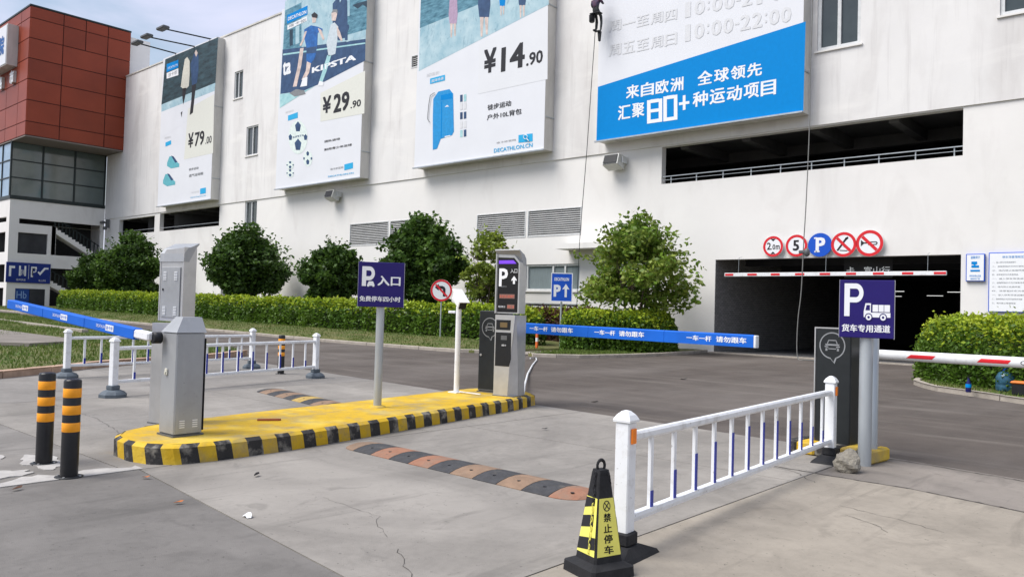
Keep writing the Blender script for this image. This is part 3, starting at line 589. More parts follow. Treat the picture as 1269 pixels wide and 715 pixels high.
# red box and its panels
RX = -76.1; RY = 22.45; RE = 30.9
mb = MB(); mb.box(-100, RX - .06, RY + .06, RE - .05, 15.31, 26.4); mb.build('red_box', REDJ, stb)
mb = MB(); mb.box(-100, RX - .03, RY + .03, RE - .06, 15.2, 15.3); mb.build('soffit', mat('soffit', (.20, .17, .15), .7), stb)
RZ = [15.32, 16.5, 18.35, 20.15, 21.95, 23.7, 25.45, 26.45]; RYs = [RY, 25.1, 28.85, RE]
for j in range(7):
    cols = RYs if j < 5 else [RY, 25.1, 26.95, 28.85, RE]
    for a, b in zip(cols, cols[1:]): mb = MB(); mb.box(RX - .07, RX, a + .035, b - .035, RZ[j] + .035, RZ[j + 1] - .035); mb.build('red_panel', RED, stb)
    x = RX
    for k in range(7): mb = MB(); wv = (2.3, 3.2)[k > 0]; mb.box(x - wv + .035, x - .035 - (.04 if k == 0 else 0), RY, RY + .07, RZ[j] + .035, RZ[j + 1] - .035); mb.build('red_panel', RED, stb); x -= wv
mb = MB(); mb.box(-100, RX + .03, RY - .05, RE, 26.46, 26.6); mb.build('roof_edge', FRAMED, stb)
mb = MB(); mb.box(-79.4, -76.6, RE + .1, RE + 2, 22.3, 26.2); mb.build('roof_parapet', WALL2, stb)
# ================================================================ billboards
def billboard(label, px_r, z0, z1, x0, x1, Y=29.9):
    r = thing('billboard', label, 'billboard', (x0, Y, z0), 0, 'billboards along the white wall')
    mb = MB(); mb.box(x0, x1, Y, F - .004, z0, z1); b = mb.build('box', BSIDE, r, world=True)
    mb = MB(); mb.box(x0 + .01, x1 - .01, Y - .012, Y - .001, z0 + .01, z1 - .01); mb.build('print_sheet', BOARD, r, world=True)
    mb = MB()
    mb.box(x0 - .04, x1 + .04, Y - .12, Y + .0, z0 - .06, z0 + .005); mb.build('bottom_edge', GALV, r, world=True)
    for z in (z0 + 1.6, z0 + 7.2):
        if z < z1 - 1: mb = MB(); mb.box(x1 + .002, x1 + .04, Y + .02, F - .01, z, z + .06); mb.build('seam', GALV, r, world=True)
    return r
Yp = 29.9
# --- 79
b1 = billboard('narrow far billboard priced 79.00 with two dark walking figures and teal shoes', 0, 9.4, 22.0, -66.95, -57.85)
L = [Yp - .02]
def P(pts, m, b, d=.02, nm='print'): return fpoly(pts, Yp - d, m, b, nm)
P([(204.8, 74), (270.5, 46.5), (267, 103), (200, 130)], DKP, b1, .02, 'photo_print'); P([(200, 130), (267, 103), (266, 113), (200, 139)], PALEP, b1, .021, 'photo_print'); P([(200, 139), (266, 113), (265.5, 128), (199, 172)], BOARD, b1, .02, 'photo_print')
P([(233, 135), (265.5, 117), (264, 190), (228, 198)], CREAM, b1, .022)
P([(229, 74), (232, 71), (235, 76), (235, 92), (234, 107), (229, 112), (224, 108), (226, 92)], mat('pale_coat_print', (.62, .60, .52), .5), b1, .03); P([(226, 110), (231, 109), (229, 122), (227, 130), (226, 122)], BK, b1, .03); P([(224, 140), (226, 138), (225, 146)], BK, b1, .03)
P([(240, 68), (243, 62), (246, 70), (246, 88), (244, 103), (238, 107), (237, 92), (236, 80)], NVP, b1, .03); P([(238, 106), (243, 104), (241, 122), (239, 140), (235, 143), (237, 125)], BK, b1, .031); P([(241, 66), (243, 62), (245, 66), (243, 71)], SKIN, b1, .032)
P([(206.5, 80), (221, 74.5), (221, 84), (206.5, 90)], BBP, b1, .03); P([(206.5, 91), (221, 85), (221, 93.5), (206.5, 98)], WH, b1, .03)
ftext('DECATHLON', 208, 86.5, 220, 79, Yp - .035, WH, b1); ftext('迪卡侬', 208.5, 96, 219.5, 87, Yp - .035, GRP, b1)
ftext('¥', 232.8, 184, 240, 164, Yp - .03, BK, b1, .03); ftext('79', 241, 182, 253.5, 161.5, Yp - .03, BK, b1, .03); ftext('.00', 254.5, 179, 262.5, 168, Yp - .03, BK, b1, .02)
ftext('徒步运动', 234, 212, 246, 206.5, Yp - .03, GRP, b1, .02); ftext('透气运动鞋', 234, 220, 252, 213, Yp - .03, GRP, b1, .02)
ftext('迪卡侬官网', 237, 240, 247, 236, Yp - .03, LGP, b1); P([(248, 234), (255, 232.5), (255, 239.5), (248, 241)], LBP, b1, .03); ftext('DECATHLON.CN', 236, 246, 255, 241.5, Yp - .03, LBP, b1)
for cx, cy in ((214, 200), (209, 222)):
    P([(cx - 7, cy + 2), (cx - 4, cy - 6), (cx - 1, cy - 6), (cx + 4, cy), (cx + 8, cy + 3), (cx + 8, cy + 7), (cx - 2, cy + 9), (cx - 7, cy + 6)], mat('teal_shoe_print', (.12, .42, .48), .5), b1, .03); P([(cx - 2, cy - 7), (cx + 1, cy - 6), (cx + 6, cy + 1), (cx + 3, cy + 2)], NVP, b1, .032)
ftext('超值价', 204, 173, 212, 168, Yp - .03, LGP, b1); P([(205, 177), (212, 174), (212, 179), (205, 182)], LBP, b1, .03)
# --- 29.90
b2 = billboard('billboard priced 29.90 with footballers on top and a football below', 0, 9.42, 22.0, -48.75, -39.3)
def q2(x, y): return (330 + x / 2.98, y / 2.98)
def P2(pts, m, d=.03, nm='print'): return fpoly([q2(*p) for p in pts], Yp - d, m, b2, nm)
P2([(70, 5), (375, -120), (365, 220), (50, 372)], PALEP, .02, 'photo_print'); P2([(300, -60), (374, -110), (370, 110), (300, 130)], SKYP, .022); P2([(245, 15), (268, -15), (300, 0), (300, 140), (245, 150)], NVP, .024); P2([(70, 40), (130, 10), (130, 180), (62, 190)], SKYP, .023)
P2([(60, 185), (367, 145), (365, 225), (210, 305), (140, 335), (52, 348)], NVP, .026); P2([(50, 350), (140, 336), (180, 318), (50, 400)], MINT, .027)
P2([(268, -10), (276, -22), (292, -26), (304, -18), (308, 0), (308, 60), (300, 62), (299, 4), (290, -8), (278, -2), (272, 12)], PALEP, .029)
P2([(330, -60), (372, -100), (372, -40), (352, -52), (345, -30), (338, -44)], EMB, .030); P2([(318, 20), (340, 12), (372, 4), (372, 30), (356, 18), (338, 34), (326, 26)], EMB, .030)
P2([(86, 112), (98, 108), (98, 168), (86, 172)], EMB, .029); P2([(108, 100), (122, 95), (122, 160), (108, 166)], PALEP, .029)
P2([(296, 150), (366, 128), (366, 134), (296, 157)], PALEP, .029); P2([(62, 200), (366, 158), (366, 163), (62, 206)], MINT, .029)
ftext('ta', *q2(60, 282), *q2(92, 222), Yp - .034, WH, b2, .05); ftext('KIPSTA', *q2(168, 272), *q2(332, 200), Yp - .034, WH, b2, .05)
P2([(140, 110), (165, 95), (190, 100), (208, 108), (206, 118), (190, 122), (188, 170), (180, 215), (165, 235), (148, 230), (148, 175), (140, 140)], BLP, .036); P2([(168, 60), (178, 50), (186, 62), (182, 84), (170, 86)], SKIN, .037); P2([(166, 56), (178, 46), (190, 56), (188, 68), (170, 66)], BK, .038)
P2([(150, 228), (165, 235), (158, 270), (140, 300), (130, 296), (146, 262)], SKIN, .037); P2([(125, 180), (138, 178), (130, 240), (112, 320), (98, 322), (115, 250)], SKIN, .0365); P2([(135, 290), (152, 285), (150, 318), (125, 322)], WH, .038)
P2([(238, 92), (252, 84), (266, 100), (262, 150), (255, 200), (230, 210), (222, 160)], mat('pale_player_print', (.55, .62, .66), .5), .036); P2([(240, 50), (252, 38), (262, 52), (256, 78), (242, 78)], SKIN, .037); P2([(225, 205), (240, 205), (222, 265), (205, 310), (194, 305), (210, 255)], MINT, .036)
P2([(272, 100), (305, 92), (306, 102), (300, 120), (300, 150), (290, 150), (292, 122), (276, 124), (274, 150), (264, 150), (266, 110)], NVP, .036)
P2([(190, 104), (203, 112), (215, 145), (209, 150), (196, 122)], SKIN, .0385); P2([(142, 118), (150, 116), (138, 152), (128, 172), (123, 168), (134, 146)], SKIN, .0385); P2([(148, 178), (186, 172), (183, 196), (149, 200)], NVP, .0372); P2([(260, 96), (272, 118), (282, 150), (276, 153), (262, 130)], SKIN, .0375); P2([(240, 50), (247, 36), (262, 36), (264, 50), (254, 46)], GRP, .0385); P2([(196, 300), (212, 304), (210, 318), (190, 318)], WH, .0385)
P2([(85, 345), (110, 330), (140, 335), (145, 348), (105, 358)], GRP, .036)
P2([(76, 58), (152, 22), (152, 55), (76, 90)], BBP, .035); P2([(78, 95), (150, 62), (150, 78), (78, 112)], WH, .035)
ftext('DECATHLON', *q2(80, 78), *q2(148, 38), Yp - .045, WH, b2, .03); ftext('迪卡侬', *q2(82, 104), *q2(147, 68), Yp - .045, GRP, b2)
P2([(200, 345), (365, 262), (362, 420), (200, 450)], CREAM, .025)
ftext('¥', *q2(207, 422), *q2(240, 352), Yp - .035, BK, b2, .04); ftext('29', *q2(247, 420), *q2(308, 335), Yp - .035, BK, b2, .04); ftext('.90', *q2(311, 402), *q2(350, 366), Yp - .035, BK, b2, .03)
ftext('团队运动', *q2(215, 528), *q2(272, 508), Yp - .035, BK, b2, .02); ftext('耐用青少年足球', *q2(214, 558), *q2(316, 530), Yp - .035, BK, b2, .02)
ftext('迪卡侬官网', *q2(236, 630), *q2(284, 614), Yp - .035, GRP, b2, 0); P2([(288, 608), (320, 600), (320, 622), (288, 630)], LBP); ftext('DECATHLON.CN', *q2(228, 656), *q2(322, 636), Yp - .035, LBP, b2, .02)
def ball(cx, cy, rx, ry):
    P2([(cx + rx * math.cos(a), cy + ry * math.sin(a)) for a in np.linspace(0, 2 * PI, 20, endpoint=False)], mat('ball_print', (.70, .78, .74), .5), .03)
    for (u, v, s) in ((0, -.62, .33), (.0, .45, .38), (-.8, 0, .2), (.8, 0, .2)): P2([(cx + rx * (u + s * math.sin(a)), cy + ry * (v - s * math.cos(a))) for a in np.linspace(0, 2 * PI, 5, endpoint=False)], NVP, .033)
ball(117, 508, 35, 62); ball(153, 586, 17, 29); ball(88, 610, 14, 16); ball(88, 640, 14, 16)
ftext('KIPSTA', *q2(98, 512), *q2(140, 496), Yp - .036, NVP, b2, .03); ftext('超值价', *q2(70, 420), *q2(102, 404), Yp - .035, LGP, b2); P2([(80, 428), (116, 415), (116, 436), (80, 447)], LBP)
# --- 14.90
b3 = billboard('wide billboard priced 14.90 showing a bright blue backpack under wading people', 0, 9.5, 22.0, -34.3, -24.7)
def q3(x, y): return (500 + x / 3.25, y / 3.25)
def P3(pts, m, d=.03, nm='print'): return fpoly([q3(*p) for p in pts], Yp - d, m, b3, nm)
P3([(72, -60), (585, -200), (585, 20), (62, 288)], PALEP, .02, 'photo_print'); P3([(72, -60), (585, -200), (585, -60), (400, -20), (66, 115)], SKYP, .022)
for (cx, cy, s, c) in ((200, 60, 1.0, mat('mauve_print', (.42, .30, .42), .5)), (325, 20, 1.4, NVP), (398, 0, .7, BBP), (478, -10, .9, NVP)):
    P3([(cx - 14 * s, cy - 60 * s), (cx + 16 * s, cy - 60 * s), (cx + 18 * s, cy), (cx + 14 * s, cy + 36 * s), (cx, cy + 38 * s), (cx - 14 * s, cy + 36 * s), (cx - 18 * s, cy)], c, .03); P3([(cx - 12 * s, cy + 36 * s), (cx - 2, cy + 36 * s), (cx - 5 * s, cy + 92 * s), (cx - 10 * s, cy + 92 * s)], SKIN, .031); P3([(cx + 2, cy + 36 * s), (cx + 12 * s, cy + 36 * s), (cx + 10 * s, cy + 86 * s), (cx + 5 * s, cy + 86 * s)], SKIN, .031)
P3([(305, 180), (582, 25), (580, 320), (300, 380)], mat('cream_pale_print', (.715, .725, .745), .5, var=.02, scale=.5), .024)
ftext('¥', *q3(322, 300), *q3(375, 190), Yp - .035, BK, b3, .04); ftext('14', *q3(392, 292), *q3(490, 168), Yp - .035, BK, b3, .04); ftext('.90', *q3(494, 268), *q3(562, 200), Yp - .035, BK, b3, .03)
ftext('徒步运动', *q3(338, 446), *q3(434, 404), Yp - .035, BK, b3, .02); ftext('户外10L背包', *q3(336, 486), *q3(476, 436), Yp - .035, BK, b3, .02)
ftext('迪卡侬官网', *q3(374, 580), *q3(452, 560), Yp - .035, GRP, b3, 0); P3([(463, 545), (520, 538), (520, 570), (463, 576)], LBP); ftext('DECATHLON.CN', *q3(364, 616), *q3(520, 576), Yp - .035, LBP, b3, .02)
mb = MB(); lc = [fc(*q3(491 + 8 * math.cos(a), 552 + 9 * math.sin(a)), Yp - .09) for a in np.linspace(0, 2 * PI, 13)]; mb.tube(lc, .02, 4); mb.tube([fc(*q3(497, 560), Yp - .09), fc(*q3(504, 568), Yp - .09)], .025, 4); mb.build('search_icon', WH, b3, world=True)
P3([(120, 400), (140, 370), (185, 360), (200, 378), (203, 530), (196, 545), (150, 560), (135, 600), (118, 604), (118, 470)], mat('backpack_print', (.015, .27, .60), .5), .03); P3([(150, 385), (195, 375), (196, 398), (150, 405)], BBP, .034); P3([(152, 410), (156, 410), (154, 556), (150, 556)], BBP, .034); P3([(166, 432), (176, 424), (184, 430)], WH, .036); P3([(166, 550), (188, 545), (188, 549), (166, 554)], WH, .036)
mb = MB(); mb.tube([fc(*q3(x, y), Yp - .07) for x, y in ((125, 374), (108, 385), (102, 420), (98, 460), (97, 480), (104, 492))], .02, 4); mb.build('strap_print', GRP, b3, world=True)
for i, y in enumerate((398, 430, 468, 505, 540)):
    P3([(228, y - 14), (238, y - 16), (238, y + 12), (228, y + 14)], (NVP, LGP, NVP, LGP, MINT)[i], .03); P3([(243, y - 16), (253, y - 18), (253, y + 10), (243, y + 12)], (MINT, LGP, NVP, LGP, NVP)[i], .03)
ftext('超值价', *q3(93, 312), *q3(145, 285), Yp - .035, LGP, b3); P3([(107, 318), (167, 302), (167, 325), (107, 340)], LBP); ftext('直降特惠', *q3(112, 334), *q3(162, 310), Yp - .04, WH, b3)
# --- opening hours board
b4 = billboard('largest billboard with faint opening hours above a solid blue band of white characters', 0, 9.5, 22.0, -21.56, -11.88)
P([(741, 108), (998.5, 27), (995.5, 137.5), (739, 176.5)], BBP, b4, .02, 'blue_band')
MATS['bright_blue_print'].node_tree.nodes['Principled BSDF'].inputs['Roughness'].default_value = .6
def q4(x, y): return (720 + x / 2.98, y / 2.98)
for s, a, b in (('来自欧洲', (164, 368), (382, 280)), ('全球领先', (428, 318), (672, 224)), ('汇聚', (134, 446), (238, 378)), ('种运动项目', (410, 398), (724, 294))):
    # lines climb with the print: characters stacked on a rising baseline
    n = len(s); wv = (b[0] - a[0]) / n
    for i, ch in enumerate(s):
        sl = (-.16, -.16, -.15, -.15)[0]; bx = a[0] + i * wv; hgt = (54, 56, 56, 60)[('来自欧洲', '全球领先', '汇聚', '种运动项目').index(s)]
        by = a[1] + sl * (bx - a[0]); ftext(ch, *q4(bx + 2, by), *q4(bx + wv - 3, by - hgt - 5), Yp - .03, WH, b4, .03)
for k, (a, b, c, d) in enumerate(((244, 458, 300, 368), (304, 450, 356, 354))):
    e = 13
    def fr(x0, y0, x1, y1): return P([q4(x0, y0), q4(x1, y0 - .14 * (x1 - x0)), q4(x1, y1 - .14 * (x1 - x0)), q4(x0, y1)], WH, b4, .03)
    fr(a, b, a + e, d + 4); fr(c - e, b - 6, c, d - 2); fr(a + e, b - 2, c - e, b - e - 2); fr(a + e, d + e + 1, c - e, d + 1)
    if k == 0: fr(a + e, (b + d) / 2 + 4, c - e, (b + d) / 2 - 8)
P([q4(362, 390), q4(400, 384), q4(400, 374), q4(362, 380)], WH, b4, .03); P([q4(376, 408), q4(386, 406), q4(386, 352), q4(376, 354)], WH, b4, .031)
for s, x0, x1, yb, h in (('周一至周四', 100, 358, 122, 52), ('10:00-21:00', 372, 790, 68, 62), ('周五至周日', 100, 358, 212, 54), ('10:00-22:00', 372, 780, 156, 66)):
    n = len(s); ws = [.45 if c in ':-' else 1 for c in s]; T = sum(ws); x = x0
    for c, ww in zip(s, ws):
        dx = (x1 - x0) * ww / T; by = yb - .185 * (x - x0)
        if c == '-': P([q4(x + 2, by - h * .4), q4(x + dx - 2, by - h * .43), q4(x + dx - 2, by - h * .55), q4(x + 2, by - h * .52)], LGP, b4, .03)
        else: ftext(c, *q4(x + 2, by - (h * .2 if c == ':' else 0)), *q4(x + dx - 3, by - h * (.8 if c == ':' else 1)), Yp - .03, LGP, b4, .03)
        x += dx
# ================================================================ things on the wall
def floodlight(px, py, label):
    c = fc(px, py, F - .45); r = thing('floodlight', label, 'floodlight', (c.x, F, c.z), 0, 'floodlights on the white wall')
    mb = MB(); mb.prism([(-.42, -.75, -.18), (-.42, -.2, -.38), (-.42, -.05, .2), (-.42, -.6, .3)], (.84, 0, 0)); mb.build('housing', mat('pale_housing', (.55, .55, .52), .5), r)
    mb = MB(); mb.prism([(-.36, -.765, -.16), (-.36, -.24, -.355), (-.36, -.235, -.345), (-.36, -.76, -.15)], (.72, 0, 0)); mb.prism([(-.36, -.745, -.12), (-.36, -.615, .26), (-.36, -.64, .27), (-.36, -.77, -.11)], (.72, 0, 0)); mb.build('lens', BLK, r)
    mb = MB(); mb.box(-.04, .04, -.3, -.02, -.05, .03); mb.box(.43, .48, -.4, 0, -.1, .2); mb.build('bracket', FRAMEW, r)
floodlight(760, 200, 'square floodlight under the blue band of the opening hours billboard'); floodlight(411, 242, 'small floodlight under the billboard priced 29.90')
for i, (x, y, ex, ey, lab) in enumerate(((183, 46, 243, 58.5, 'middle of the three thin lamp arms over the far billboard'), (171, 54, 219, 67, 'lowest of the three thin lamp arms over the far billboard, nearest the red box'), (203, 36, 262, 49, 'topmost of the three thin lamp arms, farthest from the red box'))):
    e = fc(ex, ey, 30.0); d = ray(x, y); Yt = 26.9; tpt = fc(x, y, Yt)
    r = thing('billboard_lamp', lab, 'lamp', tuple(e), 0, 'lamp arms above the far billboard')
    mb = MB(); mb.tube([e, tpt], .06, 6); mb.build('arm', FRAMED, r, world=True)
    mb = MB(); mb.box(tpt.x - .6, tpt.x + .6, tpt.y - .35, tpt.y + .2, tpt.z - .1, tpt.z + .12, .05); mb.build('lamp_head', GREYD, r, world=True)
# lettering box on the red front
r = thing('sign_box', 'white illuminated sign box with blue lettering on the red front', 'sign', (-84, 21.6, 22))
a = fc(-30, 60, 21.6); mb = MB(); mb.box(-90, -79.0, 21.6, RY - .003, 21.7, 25.3); mb.build('box', BSIDE, r, world=True); mb = MB(); mb.box(-89.9, -79.1, 21.55, 21.598, 21.8, 25.2); mb.build('face', BOARD, r, world=True)
text('院', (-80.9, 21.53, 22.7), (1.3, 0, 0), (0, 0, 1.7), BLP, r, bold=.05); text('影', (-83.4, 21.53, 22.7), (1.9, 0, 0), (0, 0, 1.7), BLP, r, bold=.05)
for k, xx in enumerate((-80.1, -83.3)):
    lt = thing('sign_character', ('white raised character nearest the corner below the sign box', 'white raised character at the left picture edge below the sign box')[k], 'letter', (xx, 22.2, 20.2), 0, 'raised characters on the red front')
    text('市路'[k], (xx, 22.2, 20.2), (1.1, 0, 0), (0, 0, 1.2), WH, lt, 'character_face', .06); mb = MB(); mb.box(xx + .1, xx + 1.0, 22.22, RY, 20.3, 21.3); mb.build('backing', BSIDE, lt, world=True)
# round signs over the garage
def disc(mb, c, r, nrm_y, y0, y1, n=32):
    mb.add([(c[0] + r * math.cos(2 * PI * i / n), y0, c[1] + r * math.sin(2 * PI * i / n)) for i in range(n)] + [(c[0] + r * math.cos(2 * PI * i / n), y1, c[1] + r * math.sin(2 * PI * i / n)) for i in range(n)],
           [tuple(range(n))] + [tuple(reversed(range(n, 2 * n)))] + [(i, (i + 1) % n, n + (i + 1) % n, n + i) for i in range(n)])
def ring(mb, c, r0_, r1_, y, n=32):
    for i in range(n):
        a, b = 2 * PI * i / n, 2 * PI * (i + 1) / n
        mb.face([(c[0] + r0_ * math.cos(a), y, c[1] + r0_ * math.sin(a)), (c[0] + r1_ * math.cos(a), y, c[1] + r1_ * math.sin(a)), (c[0] + r1_ * math.cos(b), y, c[1] + r1_ * math.sin(b)), (c[0] + r0_ * math.cos(b), y, c[1] + r0_ * math.sin(b))])
SY = 30.5
for i, (px, py, lab) in enumerate(((958, 305.5, 'round red-ringed sign reading 2.0m above the garage entrance'), (987, 304.5, 'round red-ringed sign reading 5 above the garage entrance'), (1016, 303.5, 'round blue sign with a white P above the garage entrance'), (1045.5, 303, 'round no smoking sign above the garage entrance'), (1077.5, 301.5, 'round no horn sign with a trumpet above the garage entrance'))):
    c = fc(px, py, SY); R_ = .42 + .018 * i; r = thing('round_sign', lab, 'sign', tuple(c), 0, 'round signs above the garage entrance')
    mb = MB(); disc(mb, (c.x, c.z), R_, 0, SY, SY + .03); mb.build('plate', BLUES if i == 2 else WH, r, world=True)
    mb = MB(); mb.box(c.x - .03, c.x + .03, SY + .031, F - .001, c.z - .3, c.z + .3); mb.build('bracket', GALV, r, world=True)
    if i != 2: mb = MB(); ring(mb, (c.x, c.z), R_ * .76, R_ * .985, SY - .006); mb.build('red_ring', REDP, r, world=True)
    Y_ = SY - .005; s = R_
    def tx(body, u0, v0, u1, v1, m=BK, bold=.02): return text(body, (c.x + u0 * s, Y_, c.z + v0 * s), ((u1 - u0) * s, 0, 0), (0, 0, (v1 - v0) * s), m, r, 'lettering', bold)
    def pl(pts, m=BK, d=0., nm='symbol'):
        m_ = MB(); m_.face([(c.x + u * s, Y_ - d, c.z + v * s) for u, v in pts]); return m_.build(nm, m, r, world=True)
    if i == 0: tx('2', -.6, -.3, -.2, .38); tx('.', -.18, -.3, -.1, -.2, bold=.03); tx('0', -.05, -.3, .22, .2); tx('m', .28, -.3, .65, .1); pl([(-.25, .72), (.25, .72), (0, .48)]); pl([(-.25, -.72), (.25, -.72), (0, -.48)])
    if i == 1: tx('5', -.32, -.45, .25, .5, bold=.04)
    if i == 2: tx('P', -.35, -.6, .45, .62, WH, .05); pl([(-.45, -.62), (0, -.62), (0, -.5), (-.45, -.5)], WH); pl([(-.5, .52), (-.25, .52), (-.25, .64), (-.5, .64)], WH)
    if i == 3: pl([(-.55, -.45), (-.42, -.52), (.28, .45), (.16, .55)]); pl([(.1, .5), (.3, .62), (.38, .48), (.2, .34)]); pl([(.05, -.1), (.35, -.3), (.5, -.3), (.5, -.38), (.3, -.38), (0, -.2)]); pl([(-.3, -.5), (.3, -.55), (.3, -.48), (-.3, -.43)])
    if i == 4: pl([(-.62, -.22), (-.62, .26), (-.4, .08), (.15, .06), (.15, -.02), (-.4, -.02)]); pl([(-.1, .12), (.5, .12), (.6, 0), (.5, -.14), (-.1, -.14), (-.1, -.07), (.45, -.07), (.5, 0), (.45, .05), (-.1, .05)])
    if i >= 3: k = .7; e = .08; pl([(-k * .74 - e, k * .74 - e), (-k * .74 + e, k * .74 + e), (k * .74 + e, -k * .74 + e), (k * .74 - e, -k * .74 - e)], REDP, .004, 'red_bar')
# height limit bar
a = fc(898, 341, 30.3); b = fc(1173, 338, 30.3); zz = (a.z + b.z) / 2 - .0
hb = thing('height_limit_bar', 'long white bar with short red bands hanging across the garage entrance', 'barrier', (a.x, 30.3, zz))
mb = MB(); mb.box(a.x, b.x, 30.28, 30.36, zz - .075, zz + .075, .01); mb.build('bar', WPAINT, hb, world=True)
for px0, px1 in ((899, 909), (926.5, 938), (955.5, 966.5), (985.5, 997), (1016, 1029), (1048.5, 1061), (1082, 1095.5), (1118, 1132), (1157.5, 1173)):
    u = fc(px0, 340, 30.3).x; v = fc(px1, 340, 30.3).x; mb = MB(); mb.box(u, min(v, b.x - .01), 30.272, 30.279, zz - .04, zz + .045); mb.build('red_band', REDP, hb, world=True)
for u in (a.x + .6, (a.x + b.x) / 2, b.x - .6): mb = MB(); mb.tube([(u, 30.32, zz + .07), (u, 30.34, 3.95)], .008, 5); mb.tube([(u, 30.34, 3.95), (u, F - .001, 4.0)], .008, 5); mb.build('hanger', GALV, hb, world=True)
# notices on the wall at the right
def notice(x0, x1, z0, z1, label, rows):
    r = thing('notice_board', label, 'notice', (x0, 30.55, z0)); mb = MB(); mb.box(x0, x1, 30.56, 30.655, z0, z1, .01); mb.build('panel', BLUES, r, world=True); mb = MB(); mb.box(x0 + .03, x1 - .03, 30.548, 30.558, z0 + .03, z1 - .03); mb.build('sheet', WH, r, world=True)
    for (s, u0, v0, u1, v1, m) in rows: text(s, (x0 + (x1 - x0) * u0, 30.544, z0 + (z1 - z0) * v0), ((x1 - x0) * (u1 - u0), 0, 0), (0, 0, (z1 - z0) * (v1 - v0)), m, r)
    return r
n1 = notice(-6.36, -5.79, 2.98, 3.92, 'small white notice with blue camera pictogram right of the garage entrance', [('温馨提示', .25, .82, .75, .92, BBP), ('停车场内禁止逗留', .2, .16, .8, .24, BBP), ('请锁好车门窗', .25, .06, .75, .13, BBP)])
for (u0, u1, v0, v1) in ((.25, .75, .36, .42), (.3, .7, .5, .58), (.42, .52, .58, .68), (.3, .6, .62, .72)): mb = MB(); mb.face([(-6.36 + .57 * u0, 30.54 - .001 * v1, 2.98 + .94 * v0), (-6.36 + .57 * u1, 30.54 - .001 * v1, 2.98 + .94 * v0), (-6.36 + .57 * u1, 30.54 - .001 * v1, 2.98 + .94 * v1), (-6.36 + .57 * u0, 30.54 - .001 * v1, 2.98 + .94 * v1)]); mb.build('symbol', BBP, n1, world=True)
rows = [('停车场管理规定须知', .25, .90, .75, .94, BBP)]
for k in range(11): rows.append((('一、进入停车场请减速慢行', '二、请按照指示方向行驶有序停放', '三、场内禁止吸烟鸣笛', '四、请保管好车内贵重物品')[k % 4], .07, .82 - .068 * k, .5 + .4 * ((k * 37) % 10) / 10, .845 - .068 * k, GRP))
notice(-5.68, -4.1, 1.95, 3.95, 'large white notice of parking rules in a blue frame above the right hedge', rows)
# wall camera bunch at the signs, ropes and the worker
def rope(pts, rad, m, label):
    r = MB(); P_ = [Vector(p) for p in pts]; Q = []
    for i in range(len(P_) - 1):
        p0 = P_[max(i - 1, 0)]; p1, p2 = P_[i], P_[i + 1]; p3 = P_[min(i + 2, len(P_) - 1)]
        for k in range(6):
            t = k / 6; Q.append(.5 * ((2 * p1) + (p2 - p0) * t + (2 * p0 - 5 * p1 + 4 * p2 - p3) * t * t + (3 * p1 - p0 - 3 * p2 + p3) * t ** 3))
    Q.append(P_[-1]); r.tube(Q, rad, 5); return r.build('rope', m, label=label, cat='rope')
ROPE = mat('dark_rope', (.04, .05, .05), .8); ROPE2 = mat('grey_rope', (.20, .20, .19), .8)
W_ = 29.35
rope([(fc(739, 0, W_).x, W_, 22.3), fc(739, 0, W_), fc(737.5, 40, W_), fc(734, 90, W_), fc(727, 190, W_), fc(719, 290, W_), fc(716, 350, W_), (fc(714, 385, W_).x, W_, .14)], .017, ROPE, 'dark rope hanging from the worker down between two billboards')
rope([(fc(1008, 0, 29.3).x, 29.3, 22.3), fc(1007, 0, 29.3), fc(1004, 90, 29.3), fc(1003, 160, 29.3), fc(999, 250, 29.3), fc(996, 300, 29.3), fc(993, 360, 29.3), fc(989, 395, 29.3), fc(987.5, 430, 29.3), (-11.6, 29.3, .03), (-11.3, 29.1, .03), (-11.0, 29.2, .03), (-10.9, 29.4, .05)], .02, ROPE2, 'grey rope hanging past the round signs and trailing on the ground')
c = fc(1000, 312, 29.3); mb = MB(); mb.lathe(c.x, 29.3, [(.03, c.z - .18), (.1, c.z - .12), (.11, c.z + .05), (.04, c.z + .12)], 10); mb.box(c.x - .3, c.x - .06, 29.25, 29.38, c.z - .06, c.z + .06, .02); mb.build('rope_weight', GREYD, label='small dark clamp tied to the grey rope beside the blue P sign', cat='clamp')
# brackets of cameras at the left corner
c = fc(128, 276, 30.2); r = thing('wall_camera', 'two small dark cameras at the corner under the glass storey', 'camera', tuple(c)); mb = MB(); mb.box(-.5, .1, -.15, .15, -.1, .15, .04); mb.box(.3, .6, -.15, .15, -.7, -.4, .04); mb.box(.0, .5, .05, .2, -.05, 0); mb.box(.4, .5, .05, .38, -.5, .3); mb.build('camera_body', GREYD, r)
def skin_body(name, J_, E_, parent, m, label=None, cat=None, sub=2):
    me = bpy.data.meshes.new(name); me.from_pydata([j[0] for j in J_], E_, []); o = link(name, me, parent, label=label, cat=cat)
    me.materials.append(m); sk = o.modifiers.new('skin', 'SKIN'); sk.use_smooth_shade = True
    for i, j in enumerate(J_): me.skin_vertices[0].data[i].radius = (j[1], j[2] if len(j) > 2 else j[1]); me.skin_vertices[0].data[i].use_root = (i == 0)
    ss = o.modifiers.new('sub', 'SUBSURF'); ss.levels = sub; ss.render_levels = sub
    return o
WX = fc(739, 20, 29.2).x
wk = thing('person', 'rope worker in dark trousers hanging at the left edge of the opening hours billboard', 'person', (WX, 29.15, 14.35))
